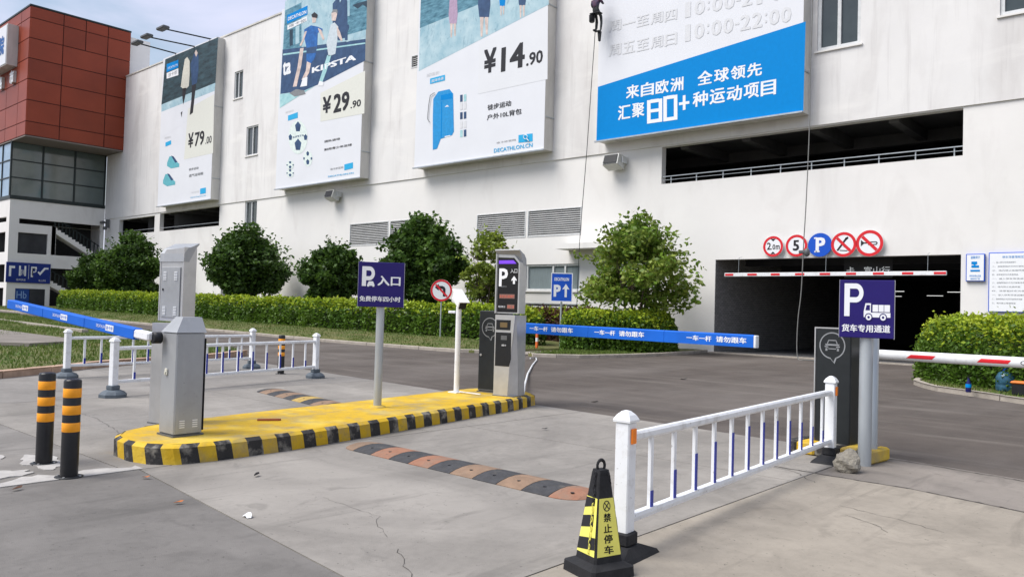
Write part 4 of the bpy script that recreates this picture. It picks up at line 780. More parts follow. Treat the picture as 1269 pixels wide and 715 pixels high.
J_ = [((0, 0, 1.02), .15, .12), ((0, .0, 1.25), .14, .11), ((0, .02, 1.45), .17, .12), ((0, .02, 1.56), .07), ((0, .0, 1.66), .07), ((0, 0, 1.78), .095, .105), ((0, 0, 1.87), .06),
      ((.1, .02, .98), .09), ((.14, .22, .78), .075), ((.13, .28, .5), .06), ((.13, .24, .14), .045), ((.13, .12, .06), .04),
      ((-.1, .02, .98), .09), ((-.16, .25, .88), .075), ((-.15, .33, .58), .06), ((-.15, .3, .26), .045), ((-.15, .2, .18), .04),
      ((.2, .02, 1.47), .065), ((.3, .12, 1.3), .05), ((.2, .3, 1.38), .04), ((.17, .36, 1.42), .028), ((-.2, .02, 1.47), .065), ((-.3, .1, 1.28), .05), ((-.24, .28, 1.2), .04), ((-.2, .36, 1.22), .028)]
E_ = [(0, 1), (1, 2), (2, 3), (3, 4), (4, 5), (5, 6), (0, 7), (7, 8), (8, 9), (9, 10), (10, 11), (0, 12), (12, 13), (13, 14), (14, 15), (15, 16), (2, 17), (17, 18), (18, 19), (19, 20), (2, 21), (21, 22), (22, 23), (23, 24)]
skin_body('body', J_, E_, wk, mat('worker_body', (.05, .055, .055), .8, var=.5, scale=5))
skin_body('jacket', [((0, 0, 1.08), .17, .14), ((0, 0, 1.25), .165, .135), ((0, .02, 1.45), .19, .14), ((.21, .02, 1.47), .08), ((.3, .12, 1.31), .062), ((-.21, .02, 1.47), .08), ((-.3, .1, 1.29), .062)], [(0, 1), (1, 2), (2, 3), (3, 4), (2, 5), (5, 6)], wk, mat('worker_jacket', (.05, .07, .13), .8, col2=(.09, .03, .05), scale=4))
mb = MB(); mb.lathe(0, 0, [(.11, 1.78), (.125, 1.84), (.1, 1.93), (.03, 1.97)], 14); mb.build('helmet', REDP, wk); mb = MB(); mb.box(-.26, .24, -.12, .2, .86, .9); mb.build('seat_board', BLK, wk)
mb = MB(); mb.lathe(-.24, .05, [(.1, .52), (.13, .55), (.14, .85)], 12); mb.build('bucket', BLK, wk); mb = MB(); mb.prism([(.05, .1, .02), (.2, .1, .02), (.16, .1, -.38), (.1, .1, -.4)], (0, .12, 0)); mb.build('tool_pouch', BLK, wk)
mb = MB(); mb.tube([(0, .12, 8.0), (0, .14, 1.5), (0.02, .16, 1.0)], .016, 5); mb.build('harness_line', ROPE, wk)
for sx_, sy_, sz_ in ((.13, .2, .04), (-.15, .26, .16)): mb = MB(); mb.box(sx_ - .05, sx_ + .05, sy_ - .2, sy_ + .07, sz_ - .05, sz_ + .04, .02); mb.build('shoe', BLK, wk)
# ================================================================ traffic island
isl = thing('traffic_island', 'long yellow island with yellow and black striped kerb carrying the barrier machines', 'traffic island', (-8, 3.3, 0))
IN = [(-8.45, 10.18), (-8.2, 9.43), (-7.9, 7.71), (-7.6, 6.05), (-7.42, 4.83), (-7.39, 3.95), (-7.44, 3.6), (-7.62, 3.42), (-7.9, 3.34), (-8.3, 3.36), (-8.62, 3.52), (-8.82, 3.85), (-8.98, 4.4), (-9.15, 5.38), (-9.35, 7.2), (-9.62, 9.11), (-9.72, 9.9), (-9.6, 10.2), (-9.3, 10.35), (-8.75, 10.36)]
ZI = .2
P_ = [Vector((x, y, 0)) for x, y in IN]; acc = [0]
for i in range(len(P_)): acc.append(acc[-1] + (P_[(i + 1) % len(P_)] - P_[i]).length)
def ip(s):
    s %= acc[-1]
    for i in range(len(P_)):
        if s <= acc[i + 1]: return P_[i] + (P_[(i + 1) % len(P_)] - P_[i]) * ((s - acc[i]) / (acc[i + 1] - acc[i]))
cen = Vector((-8.6, 6.8, 0))
def inn(p, k): d = Vector((cen.x + (p.y - cen.y) * -.14 - p.x, 0, 0)); d = Vector((math.copysign(k, d.x) if abs(d.x) > .35 else d.x * k * 2, math.copysign(k, cen.y - p.y) if abs(p.y - cen.y) > 2.95 else 0, 0)); return p + d
nst = 92; st = acc[-1] / nst
top = [inn(ip(i * st), .05) for i in range(nst)]
mb = MB(); mb.face([(p.x, p.y, ZI) for p in top]); mb.build('painted_top', YEL, isl, world=True)
for i in range(nst):
    m_ = YBLK if i % 2 else YEL; sk_ = .035; mb = MB(); S_ = 3
    for k in range(S_):
        s0, s1 = (i + k / S_) * st, (i + (k + 1) / S_) * st; wob = .0
        a, b = ip(s0), ip(s1); c, d = ip(s1 + sk_), ip(s0 + sk_); c2, d2 = inn(ip(s1 + sk_), .05), inn(ip(s0 + sk_), .05)
        mb.face([(a.x, a.y, 0), (b.x, b.y, 0), (c.x, c.y, ZI - .03), (d.x, d.y, ZI - .03)]); mb.face([(d.x, d.y, ZI - .03), (c.x, c.y, ZI - .03), (c2.x, c2.y, ZI + .0005), (d2.x, d2.y, ZI + .0005)])
    mb.build('kerb_stripe', m_, isl, world=True)
mb = MB(); mb.box(-7.62, -7.4, 3.3, 3.5, -.01, .0, 0); 
DUSTY = mat('dusty_patch', (.50, .42, .25), .9, var=.3, scale=6)
# ================================================================ machines
def louvres(mb, x, z, y, n=5, w=.05, ny=-1):
    for k in range(n): mb.box(x, x + w, y - .006, y + .002, z + k * .022, z + k * .022 + .009)
# grey barrier gate with blue boom (left)
def gate_housing(name, label, loc, rz, bm, dark, W=.33, D=.34, H=1.22, group=None):
    r = thing(name, label, 'barrier gate', loc, rz, group)
    mb = MB(); mb.box(-W / 2, W / 2, -D / 2, D / 2, .02, H - (.16 if not dark else .0), .012)
    if not dark: z = H - .158; mb.add([(-W / 2 - .008, -D / 2 - .008, z), (W / 2 + .008, -D / 2 - .008, z), (W / 2 + .008, D / 2 + .008, z), (-W / 2 - .008, D / 2 + .008, z), (-W / 2 + .06, -D / 2 + .11, H), (W / 2 - .1, -D / 2 + .11, H), (W / 2 - .1, D / 2 + .008, H), (-W / 2 + .06, D / 2 + .008, H)], [(0, 1, 5, 4), (1, 2, 6, 5), (2, 3, 7, 6), (3, 0, 4, 7), (4, 5, 6, 7), (3, 2, 1, 0)])
    mb.build('housing', bm, r)
    mb = MB(); mb.box(-W / 2 - .012, W / 2 + .012, -D / 2 - .012, D / 2 + .012, -.005, .018); mb.build('base_plate', GREYD, r)
    return r
gl = gate_housing('barrier_gate', 'grey barrier gate on the near island end holding the shorter blue boom', (-8.04, 3.92, ZI), math.radians(2), GREY, False, .31, .31)
mb = MB(); mb.box(.1555, .1575, -.14, .14, .06, 1.03); mb.build('door_panel', GREY, gl)
for yy in (-.07, .07):
    mb = MB()
    for k in range(4): mb.box(.1576, .161, yy - .028, yy + .028, .09 + k * .022, .1 + k * .022)
    mb.build('vent', WPAINT, gl)
mb = MB(); mb.box(-.05, -.0, -.172, -.156, .62, .69, .006); mb.box(-.035, -.015, -.182, -.172, .63, .66, .004); mb.build('lock', mat('cream_plastic', (.66, .64, .54), .5), gl)
mb = MB(); mb.box(.14, .165, .1555, .162, .05, 1.0); mb.build('edge_trim', BLK, gl)
# boom holder and boom: lifts slightly towards the left
mb = MB(); mb.lathe(0, 0, [(.03, -.03), (.06, -.03), (.06, .05), (.03, .05)], 18); o = mb.build('hub', BLK, gl); o.rotation_euler = (PI / 2, 0, 0); o.location = (-.12, -.22, 1.0)
mb = MB(); mb.box(-.62, -.06, -.045, .045, -.045, .045, .015); o = mb.build('arm', WPAINT, gl); o.location = (-.08, -.27, 1.005); o.rotation_euler = (0, math.radians(3.6), 0)
ARMANG = math.radians(3.9)
for k in range(3):
    mb = MB(); a = -.36 - 1.23 * k; mb.box(a - 1.225, a, -.05, .05, -.065, .052, .008); s = mb.build('shroud', SHROUD, gl); s.location = (-.08, -.27, 1.005); s.rotation_euler = (0, ARMANG, 0)
    for j in (0,):
        x = a - .9 + .0 * k
        text('DECATHLON', (x - .0, -.0535, -.018), (.22, 0, 0), (0, 0, .034), WH, s, world=False); mb = MB(); mb.face([(x + .235, -.053, -.035), (x + .43, -.053, -.035), (x + .43, -.053, .032), (x + .235, -.053, .032)]); q = mb.build('logo_patch', WH, s); text('迪卡侬', (x + .25, -.0545, -.024), (.165, 0, 0), (0, 0, .045), SHROUD, s, world=False)
# dark barrier gates
def chat_car(r, y, zc, R_, xc_=0.0, bold=1.0):
    m = mat('logo_grey', (.25, .26, .27), .5); mb = MB(); n = 40
    pts = [(math.cos(a), math.sin(a)) for a in np.linspace(-PI / 2 + .35, PI * 1.5 - .12, n)]
    for (a, b), (c, d) in zip(pts, pts[1:]): mb.face([(xc_ + a * R_ * .91, y, zc + b * R_ * .91), (xc_ + c * R_ * .91, y, zc + d * R_ * .91), (xc_ + c * R_, y, zc + d * R_), (xc_ + a * R_, y, zc + b * R_)])
    mb.face([(xc_ - R_ * .13, y, zc - R_ * .99), (xc_ - R_ * .13, y, zc - R_ * .9), (xc_ + .12 * R_, y, zc - R_ * 1.22), (xc_ + .2 * R_, y, zc - R_ * 1.35)]); mb.face([(xc_ + .2 * R_, y, zc - R_ * 1.35), (xc_ + .12 * R_, y, zc - R_ * 1.2), (xc_ + .26 * R_, y, zc - R_ * .86), (xc_ + .34 * R_, y, zc - R_ * .94)])
    def p(q): mb.face([(xc_ + u * R_, y, zc + v * R_) for u, v in q])
    p([(-.5, .0), (.5, .0), (.56, .12), (-.56, .12)]); p([(-.42, .14), (-.3, .42), (-.24, .42), (-.34, .14)]); p([(.42, .14), (.3, .42), (.24, .42), (.34, .14)]); p([(-.3, .36), (.3, .36), (.3, .43), (-.3, .43)])
    p([(-.6, -.02), (-.3, -.06), (-.3, -.16), (-.58, -.12)]); p([(.6, -.02), (.3, -.06), (.3, -.16), (.58, -.12)]); p([(-.3, -.2), (.3, -.2), (.3, -.27), (-.3, -.27)]); p([(-.52, -.2), (-.36, -.2), (-.36, -.4), (-.52, -.4)]); p([(.52, -.2), (.36, -.2), (.36, -.4), (.52, -.4)])
    mb.build('logo_print', m, r)
gm = gate_housing('barrier_gate', 'black barrier gate beside the tall P kiosk holding the long blue boom', (-9.05, 9.82, ZI), math.radians(8), ANTH, True, .44, .36, 1.36)
chat_car(gm, -.1835, 1.08, .165); mb = MB(); mb.box(.07, .19, -.184, -.1825, 1.285, 1.305); mb.build('maker_plate', WH, gm)
mb = MB(); mb.lathe(0, 0, [(.02, 0), (.02, .012)], 10); o = mb.build('lock', ALU, gm); o.rotation_euler = (PI / 2, 0, 0); o.location = (-.17, -.18, .62)
mb = MB(); mb.box(-.222, -.2195, -.17, .17, .04, 1.33); mb.box(-.21, .21, -.1845, -.182, .03, .05); mb.build('edge_trim', GREYD, gm)
# long blue boom, seen right of the kiosk
bY = 10.42
x0_, x1_ = -9.3, -4.74
def bz(x): return 1.275 + (1.245 - 1.275) * (x + 8.88) / 4.16
mb = MB(); mb.box(x0_ + .1, -8.9, bY - .04, bY + .04, 1.19, 1.28, .015); mb.build('arm', WPAINT, gm)
gm_inv = (Matrix.Translation((-9.05, 9.82, ZI)) @ Matrix.Rotation(math.radians(8), 4, 'Z')).inverted()
gm.children[-1].matrix_local = gm_inv
SEG = [(-8.95, -7.55), (-7.545, -6.15), (-6.145, -4.74)]
for k, (a, b) in enumerate(SEG):
    mb = MB(); dz = (.085); n_ = .045
    vv = []
    for x in (a, b):
        z = bz(x); vv += [(x, bY - n_, z - .085), (x, bY + n_, z - .085), (x, bY + n_, z + .082), (x, bY - n_ + .02, z + .092), (x, bY - n_, z + .075)]
    mb.add(vv, [(0, 1, 2, 3, 4), (9, 8, 7, 6, 5)] + [(i, 5 + i, 5 + (i + 1) % 5, (i + 1) % 5) for i in range(5)])
    s = mb.build('shroud', SHROUD, gm); s.matrix_local = gm_inv
    c0 = (-8.78, -7.42, -5.77)[k]
    L1 = {0: .9, 1: .9, 2: .86}[k]
    text('一车一杆', (c0, bY - n_ - .003, bz(c0) - .035), (.40, 0, -.003), (0, 0, .078), WH, s, world=False, bold=.03); text('请勿跟车', (c0 + .47, bY - n_ - .003, bz(c0) - .04), (.46, 0, -.003), (0, 0, .085), WH, s, world=False, bold=.03)
mb = MB(); z = bz(-4.7); mb.box(-4.738, -4.70, bY - .05, bY + .05, z - .09, z + .085, .008); o = mb.build('end_cap', WPAINT, gm); o.matrix_local = gm_inv
# black barrier gate at the right, white and red boom
gr = gate_housing('barrier_gate', 'black barrier gate behind the truck sign holding the white and red boom', (-3.28, 9.52, .12), math.radians(-6), ANTH, True, .42, .34, 1.36)
chat_car(gr, -.1735, 1.16, .155, -.01); mb = MB(); mb.box(-.225, -.2105, -.175, -.16, .02, 1.37); mb.box(-.21, .21, -.175, -.1715, 1.355, 1.37); mb.build('edge_trim', ALU, gr)
gi = (Matrix.Translation((-3.28, 9.52, .12)) @ Matrix.Rotation(math.radians(-6), 4, 'Z')).inverted()
BY2 = 9.8
prof = [(math.cos(a) * .045, math.sin(a) * .056) for a in np.linspace(0, 2 * PI, 20, endpoint=False)]
mb = MB(); xa, xb = -3.25, 2.2; vv = [(xa, BY2 + u, 1.19 + v) for u, v in prof] + [(xb, BY2 + u, 1.185 + v) for u, v in prof]
mb.add(vv, [(i, (i + 1) % 20, 20 + (i + 1) % 20, 20 + i) for i in range(20)], True); mb.face(vv[:20]); mb.face(vv[20:][::-1]); o = mb.build('boom', WPAINT, gr); o.matrix_local = gi
for pa, pb, pc, pd in ((1124, 1156, 1161, 1130), (1211.5, 1250, 1254.5, 1217), (1310, 1360, 1366, 1317)):
    xs_ = [fc(p, 445, BY2).x for p in (pa, pb, pc, pd)]; mb = MB(); S_ = 4
    ang = [math.radians(180 + 22), math.radians(180 - 22)]
    for k in range(S_):
        t0, t1 = k / S_, (k + 1) / S_; a0 = ang[0] + (ang[1] - ang[0]) * t0; a1 = ang[0] + (ang[1] - ang[0]) * t1
        def q(x, a): return (x, BY2 + math.cos(a + PI / 2) * 0 - .0465 * math.cos(a - PI), 1.188 + .0575 * math.sin(PI - a) * -1 * -1)
        mb.face([q(xs_[0] + (xs_[3] - xs_[0]) * t0, a0), q(xs_[1] + (xs_[2] - xs_[1]) * t0, a0), q(xs_[1] + (xs_[2] - xs_[1]) * t1, a1), q(xs_[0] + (xs_[3] - xs_[0]) * t1, a1)])
    o = mb.build('red_band', REDP, gr); o.matrix_local = gi
o = text('C', (fc(1265.5, 447, BY2).x, BY2 - .0475, 1.165), (.045, 0, 0), (0, 0, .045), BK, gr, world=False); o.matrix_local = gi
# ---------------------------------------------------------------- ticket kiosk
def kiosk(label, loc, rz, s_=1.0):
    r = thing('ticket_kiosk', label, 'kiosk', loc, rz, 'parking kiosks on the yellow island'); r.scale = (s_, s_, s_)
    W = .25; D = .17
    # body: front face at -D, right front edge cut away by a chamfer that widens downwards
    mb = MB(); zt = 1.30
    v = [(-W, -D, .01), (W * .40, -D, .01), (W, -D + .14, .01), (W, D, .01), (-W, D, .01), (-W, -D, .42), (W * .52, -D, .42), (W, -D + .12, .42), (-W, -D, zt), (W * .97, -D, zt), (W, -D + .03, zt), (W, D, zt), (-W, D, zt)]
    mb.add(v, [(0, 1, 6, 5), (1, 2, 7, 6), (5, 6, 9, 8), (6, 7, 10, 9), (2, 3, 11, 10, 7), (3, 4, 12, 11), (4, 0, 5, 8, 12), (8, 9, 10, 11, 12), (4, 3, 2, 1, 0)]); mb.build('body', ALU, r)
    mb = MB(); y = -D - .004
    mb.prism([(-W + .025, y, .48), (W * .50, y, .48), (W * .66, y, .60), (W * .62, y, 1.02), (-W + .025, y, 1.02)], (0, .01, 0)); pn = mb.build('front_panel', BLK, r)
    mb = MB(); mb.prism([(-W + .03, y, 1.06), (W * .52, y, 1.06), (W * .56, y, 1.22), (-W + .03, y, 1.22)], (0, .01, 0)); mb.build('camera_window', BLK, r)
    mb = MB(); mb.box(-.12, .06, y - .003, y - .001, 1.1, 1.18); mb.build('display', mat('amber_dim', (.16, .11, .05), .4), r)
    mb = MB(); mb.box(-.09, .06, y - .004, y - .001, .90, .97); mb.build('reader', GREYD, pn); text('请刷卡', (-.07, y - .006, .80), (.12, 0, 0), (0, 0, .03), WH, pn, world=False)
    # upper sign
    mb = MB(); zb, zt2 = 1.325, 2.28; d1, d2 = -.12, .055
    mb.prism([(-.27, d1, zb), (.27, d1, zb), (.27, d1, zt2 - .12), (.15, d1, zt2 - .02), (-.27, d1, zt2)], (0, d2 - d1, 0)); mb.build('sign_case', ALU if True else GREY, r)
    mb = MB(); mb.prism([(-.3, d1 - .02, zb), (-.27, d1 - .02, zb), (-.27, d1 - .02, zt2), (-.3, d1 - .02, zt2 + .01)], (0, .2, 0)); mb.prism([(.27, d1 - .02, zb), (.3, d1 - .02, zb), (.3, d1 - .02, zt2 - .14), (.27, d1 - .02, zt2 - .12)], (0, .2, 0))
    mb.build('side_rail', ALU, r)
    mb = MB(); mb.prism([(-.303, d2 + .012, zt2 - .18), (-.303, d2 + .0, zt2 - .07), (-.303, d2 - .06, zt2 + .0), (-.303, d1 + .03, zt2 + .035), (-.303, d1 - .05, zt2 + .075), (-.303, d1 - .055, zt2 + .06), (-.303, d1 - .0, zt2 + .003), (-.303, d1 + .1, zt2 - .18)], (.606, 0, 0)); mb.build('visor', GREY, r)
    yf = d1 - .004; mb = MB(); mb.prism([(-.255, yf, zb + .02), (.255, yf, zb + .02), (.255, yf, zt2 - .15), (.14, yf, zt2 - .06), (-.255, yf, zt2 - .05)], (0, .01, 0)); sc_ = mb.build('black_face', mat('gloss_black', (.012, .012, .014), .25), r)
    mb = MB(); mb.face([(-.235, yf - .003, zt2 - .10), (.13, yf - .003, zt2 - .10), (.20, yf - .003, zt2 - .15), (.19, yf - .003, zt2 - .155), (-.235, yf - .003, zt2 - .155)]); mb.build('purple_light', mat('purple_light', (.16, .05, .60), .4, emit=.35), sc_)
    text('P', (-.22, yf - .004, 1.76), (.22, 0, 0), (0, 0, .29), WH, sc_, world=False, bold=.03); text('智慧停车', (-.16, yf - .004, 1.745), (.14, 0, 0), (0, 0, .025), GRP, sc_, world=False)
    text('入口', (.06, yf - .004, 1.975), (.17, 0, 0), (0, 0, .07), WH, sc_, world=False)
    mb = MB(); mb.face([(.09, yf - .004, 1.87), (.155, yf - .004, 1.93), (.22, yf - .004, 1.87), (.21, yf - .004, 1.845), (.18, yf - .004, 1.868), (.18, yf - .004, 1.80), (.13, yf - .004, 1.80), (.13, yf - .004, 1.868), (.10, yf - .004, 1.845)]); mb.build('arrow', WH, sc_)
    LED = mat('red_led', (.55, .12, .08), .5, emit=.25)
    for a, b, z, tt in ((-.2, .18, 1.565, '欢迎光临 减速慢行'), (.0, .18, 1.40, '余位 128')):
        mb = MB(); mb.face([(a, yf - .003, z), (b, yf - .003, z), (b, yf - .003, z + .07), (a, yf - .003, z + .07)]); mb.build('led_window', mat('led_back', (.20, .12, .10), .5), sc_); text(tt, (a + .01, yf - .005, z + .012), (b - a - .02, 0, 0), (0, 0, .045), LED, sc_, world=False)
    text('剩余车位', (-.215, yf - .004, 1.415), (.17, 0, 0), (0, 0, .035), WH, sc_, world=False)
    # rear door of the sign case
    mb = MB(); mb.box(-.23, .23, d2 + .002, d2 + .014, zb + .05, zt2 - .25, .004); dr = mb.build('rear_door', GREY, r)
    for xx in (-.17, .1):
        for zz in (zb + .08, zt2 - .42):
            mb = MB()
            for k in range(6): mb.box(xx, xx + .075, d2 + .013, d2 + .021, zz + k * .02, zz + k * .02 + .009)
            mb.build('vent', WPAINT, dr)
    mb = MB(); mb.box(.17, .19, d2 + .014, d2 + .024, 1.72, 1.75); mb.build('lock', BLK, dr)
    mb = MB(); mb.box(-W - .015, W + .015, -D - .015, D + .015, -.004, .012); mb.build('base_plate', GREYD, r)
    for ch in r.children_recursive:
        for v in ch.data.vertices: v.co.x *= .76
    return r
kiosk('grey ticket kiosk with lit black P display on the far end of the island', (-8.53, 9.6, ZI), math.radians(10))
k2 = kiosk('grey ticket kiosk seen from behind with a vented back door, near island end', (-8.88, 4.2, ZI), math.radians(180 + 14), .87)
# ---------------------------------------------------------------- plate camera post
cm = thing('plate_camera', 'white number plate camera on a slim white post beside the black barrier gate', 'camera', (-9.33, 9.2, ZI))
mb = MB(); mb.lathe(0, 0, [(.045, 0), (.045, 1.42)], 18); mb.build('post', WPAINT, cm)
mb = MB(); mb.box(-.1, .1, -.1, .1, 0, .015); mb.box(.08, .55, -.012, .012, .015, .03); mb.build('foot_plate', WPAINT, cm)
mb = MB(); mb.box(-.07, .07, -.2, .13, -.06, .08, .015); mb.add([(-.085, -.26, .085), (.085, -.26, .085), (.085, .16, .095), (-.085, .16, .095), (-.085, -.26, .1), (.085, -.26, .1), (.085, .16, .11), (-.085, .16, .11)], [(0, 1, 5, 4), (1, 2, 6, 5), (2, 3, 7, 6), (3, 0, 4, 7), (4, 5, 6, 7), (3, 2, 1, 0)])
hd = mb.build('camera_body', WPAINT, cm); hd.location = (-.03, .02, 1.53); hd.rotation_euler = (math.radians(30), 0, math.radians(68))
mb = MB(); mb.box(-.062, .062, -.214, -.201, -.06, .05, .004); ln = mb.build('lens_window', BLK, hd); 
mb = MB(); mb.lathe(0, 0, [(.03, 1.40), (.03, 1.5)], 12); mb.build('neck', WPAINT, cm)
# ---------------------------------------------------------------- pole signs
def pole_sign(label, base, zb, zt, w_, az, pole_r, pz=0., top=None):
    r = thing('parking_sign', label, 'sign', (base[0], base[1], pz), az)
    mb = MB(); mb.lathe(0, 0, [(pole_r, 0), (pole_r, (zt - .08) if top is None else top)], 20); mb.build('pole', GALV, r)
    y = -pole_r - .03
    mb = MB(); mb.box(-w_ / 2, w_ / 2, y, y + .025, zb, zt, .006); b = mb.build('board', NAVY, r)
    mb = MB(); mb.box(-w_ / 2 - .004, -w_ / 2 + .004, y + .006, y + .04, zb, zt); mb.box(w_ / 2 - .004, w_ / 2 + .006, y + .006, y + .04, zb - .004, zt); mb.box(-.06, .06, y + .026, 0, zb + .1, zb + .14); mb.box(-.06, .06, y + .026, 0, zt - .2, zt - .16); mb.build('frame', ALU, b)
    return r, b, y - .003
s1, b1_, y1 = pole_sign('navy parking sign with a white P, on a grey pole on the yellow island', (-8.58, 6.95), 1.37, 2.05, .73, math.radians(50), .055, ZI)
def tb(b, body, y, w_, zb, h, u0, v0, u1, v1, bold=.02, m=WH): return text(body, (-w_ / 2 + u0 * w_, y, zb + v0 * h), ((u1 - u0) * w_, 0, 0), (0, 0, (v1 - v0) * h), m, b, 'lettering', bold, world=False)
def pb(b, y, w_, zb, h, pts, m=WH, nm='symbol'):
    q = MB(); q.face([(-w_ / 2 + u * w_, y, zb + v * h) for u, v in pts]); return q.build(nm, m, b)
A = (b1_, y1, .73, 1.37, .68)
tb(b1_, '入口', y1, .73, 1.37, .68, .42, .48, .92, .70, .04); tb(b1_, '免费停车四小时', y1, .73, 1.37, .68, .04, .12, .93, .24, .03)
pb(*A, [(.08, .46), (.17, .46), (.17, .90), (.08, .90)])
mb = MB(); n = 16; cx, cz, ro, ri = .235, .745, .155, .065
for i in range(n):
    a0, a1 = -PI / 2 + PI * i / n, -PI / 2 + PI * (i + 1) / n; f_ = lambda R__, a: (-.365 + .73 * (cx + R__ * .78 * math.cos(a)), y1, 1.37 + .68 * (cz + R__ * math.sin(a)))
    mb.face([f_(ri, a0), f_(ro, a0), f_(ro, a1), f_(ri, a1)])
for zz in (.81, .59): mb.face([(-.365 + .73 * .17, y1, 1.37 + .68 * zz), (-.365 + .73 * cx, y1, 1.37 + .68 * zz), (-.365 + .73 * cx, y1, 1.37 + .68 * (zz + .09)), (-.365 + .73 * .17, y1, 1.37 + .68 * (zz + .09))])
mb.build('symbol', WH, b1_)
pb(*A, [(.19, .47), (.21, .53), (.23, .57), (.32, .57), (.34, .53), (.36, .47)]); pb(*A, [(.20, .45), (.24, .45), (.24, .47), (.20, .47)]); pb(*A, [(.31, .45), (.35, .45), (.35, .47), (.31, .47)])
mb = MB(); mb.lathe(0, 0, [(.12, .0), (.11, .02), (.065, .03)], 20); mb.build('foot_weld', YEL, s1)
s2, b2_, y2 = pole_sign('navy truck parking sign with a white P and a small truck at the right gate', (-2.83, 9.03), 1.395, 2.02, .61, math.radians(15), .068, .0)
B_ = (b2_, y2, .61, 1.395, .625)
pb(*B_, [(.09, .37), (.19, .37), (.19, .94), (.09, .94)])
mb = MB(); cx, cz, ro, ri = .30, .775, .165, .075
for i in range(n):
    a0, a1 = -PI / 2 + PI * i / n, -PI / 2 + PI * (i + 1) / n; f_ = lambda R__, a: (-.305 + .61 * (cx + R__ * .85 * math.cos(a)), y2, 1.395 + .625 * (cz + R__ * math.sin(a)))
    mb.face([f_(ri, a0), f_(ro, a0), f_(ro, a1), f_(ri, a1)])
for zz in (.85, .61): mb.face([(-.305 + .61 * .19, y2, 1.395 + .625 * zz), (-.305 + .61 * cx, y2, 1.395 + .625 * zz), (-.305 + .61 * cx, y2, 1.395 + .625 * (zz + .09)), (-.305 + .61 * .19, y2, 1.395 + .625 * (zz + .09))])
mb.build('symbol', WH, b2_)
pb(*B_, [(.45, .36), (.45, .46), (.48, .60), (.58, .60), (.58, .36)], nm='truck_cab'); pb(b2_, y2 - .002, .61, 1.395, .625, [(.48, .48), (.50, .57), (.56, .57), (.56, .48)], NAVY, 'truck_window'); pb(*B_, [(.58, .36), (.93, .36), (.93, .44), (.58, .44)], nm='truck_bed'); pb(*B_, [(.61, .455), (.92, .455), (.92, .575), (.61, .575)], nm='truck_load')
for u in (.71, .81): pb(b2_, y2 - .002, .61, 1.395, .625, [(u, .455), (u + .008, .455), (u + .008, .575), (u, .575)], NAVY, 'truck_gap')
for u in (.54, .80):
    for rr, m_, dd in ((.07, NAVY, .002), (.052, WH, .003), (.022, NAVY, .004)): pb(b2_, y2 - dd, .61, 1.395, .625, [(u + rr * math.cos(a), .36 + rr * math.sin(a)) for a in np.linspace(0, 2 * PI, 16, endpoint=False)], m_, 'truck_wheel')
tb(b2_, '货车专用通道', y2, .61, 1.395, .625, .05, .10, .93, .23, .03)
bp = thing('guard_post', 'plain grey post standing just behind the truck sign pole', 'post', (-2.86, 9.33, .03)); mb = MB(); mb.lathe(0, 0, [(.07, 0), (.07, 1.36), (.06, 1.37)], 20); mb.build('tube', GALV, bp)
# blue direction sign and round no-left-turn sign further back
ds = thing('direction_sign', 'blue sign with white P and upward arrow on a thin pole by the small bed', 'sign', (-18.0 + 1.1, 22.0, .1), math.radians(40))
p_ = gd(694, 434); ds.location = (p_.x, p_.y, 0)
mb = MB(); mb.lathe(0, 0, [(.04, 0), (.04, 3.0)], 12); mb.build('pole', GALV, ds)
mb = MB(); mb.box(-.43, .43, -.07, -.045, 1.94, 3.1); b = mb.build('board', BLUES, ds); mb = MB()
for q in ((-.43, .43, 1.94, 1.975), (-.43, .43, 3.065, 3.1), (-.43, -.40, 1.975, 3.065), (.40, .43, 1.975, 3.065)): mb.box(q[0], q[1], -.076, -.0701, q[2], q[3])
mb.build('border', WH, b); text('DECATHLON', (-.3, -.074, 2.78), (.58, 0, 0), (0, 0, .13), WH, b, world=False, bold=.04); text('P', (-.32, -.074, 2.14), (.28, 0, 0), (0, 0, .48), WH, b, world=False, bold=.06)
mb = MB(); mb.face([(.02, -.074, 2.44), (.165, -.074, 2.66), (.31, -.074, 2.44), (.21, -.074, 2.46), (.21, -.074, 2.13), (.12, -.074, 2.13), (.12, -.074, 2.46)]); mb.build('arrow', WH, b)
nb = fc(546, 400, 23.7); nb.z = .3; nl = thing('turn_sign', 'round red-ringed no left turn sign on a thin pole before the hedge', 'sign', (nb.x, nb.y, .3), math.radians(38)); DN = (nb - EYE).dot(fwd); k_ = DN / FPX
zc_ = (EYE.z + (379.4 - 359.0) * k_) - .3; R_ = 13.5 * k_
mb = MB(); mb.lathe(0, 0, [(.03, 0), (.03, zc_ + R_ * .8)], 10); mb.build('pole', GALV, nl)
mb = MB(); disc(mb, (0, zc_), R_, 0, -.06, -.035); mb.build('plate', WH, nl); mb = MB(); ring(mb, (0, zc_), R_ * .82, R_ * .99, -.065); mb.build('red_ring', REDP, nl)
def nlp(pts, m, d, nm): q = MB(); q.face([(u * R_, d, zc_ + v * R_) for u, v in pts]); q.build(nm, m, nl)
nlp([(.15, -.55), (.38, -.55), (.38, .15), (.28, .32), (.1, .42), (-.25, .42), (-.25, .6), (-.62, .28), (-.25, -.02), (-.25, .16), (.05, .16), (.15, .08)], BK, -.066, 'arrow'); nlp([(-.6, .48), (-.48, .6), (.6, -.48), (.48, -.6)], REDP, -.07, 'red_bar')
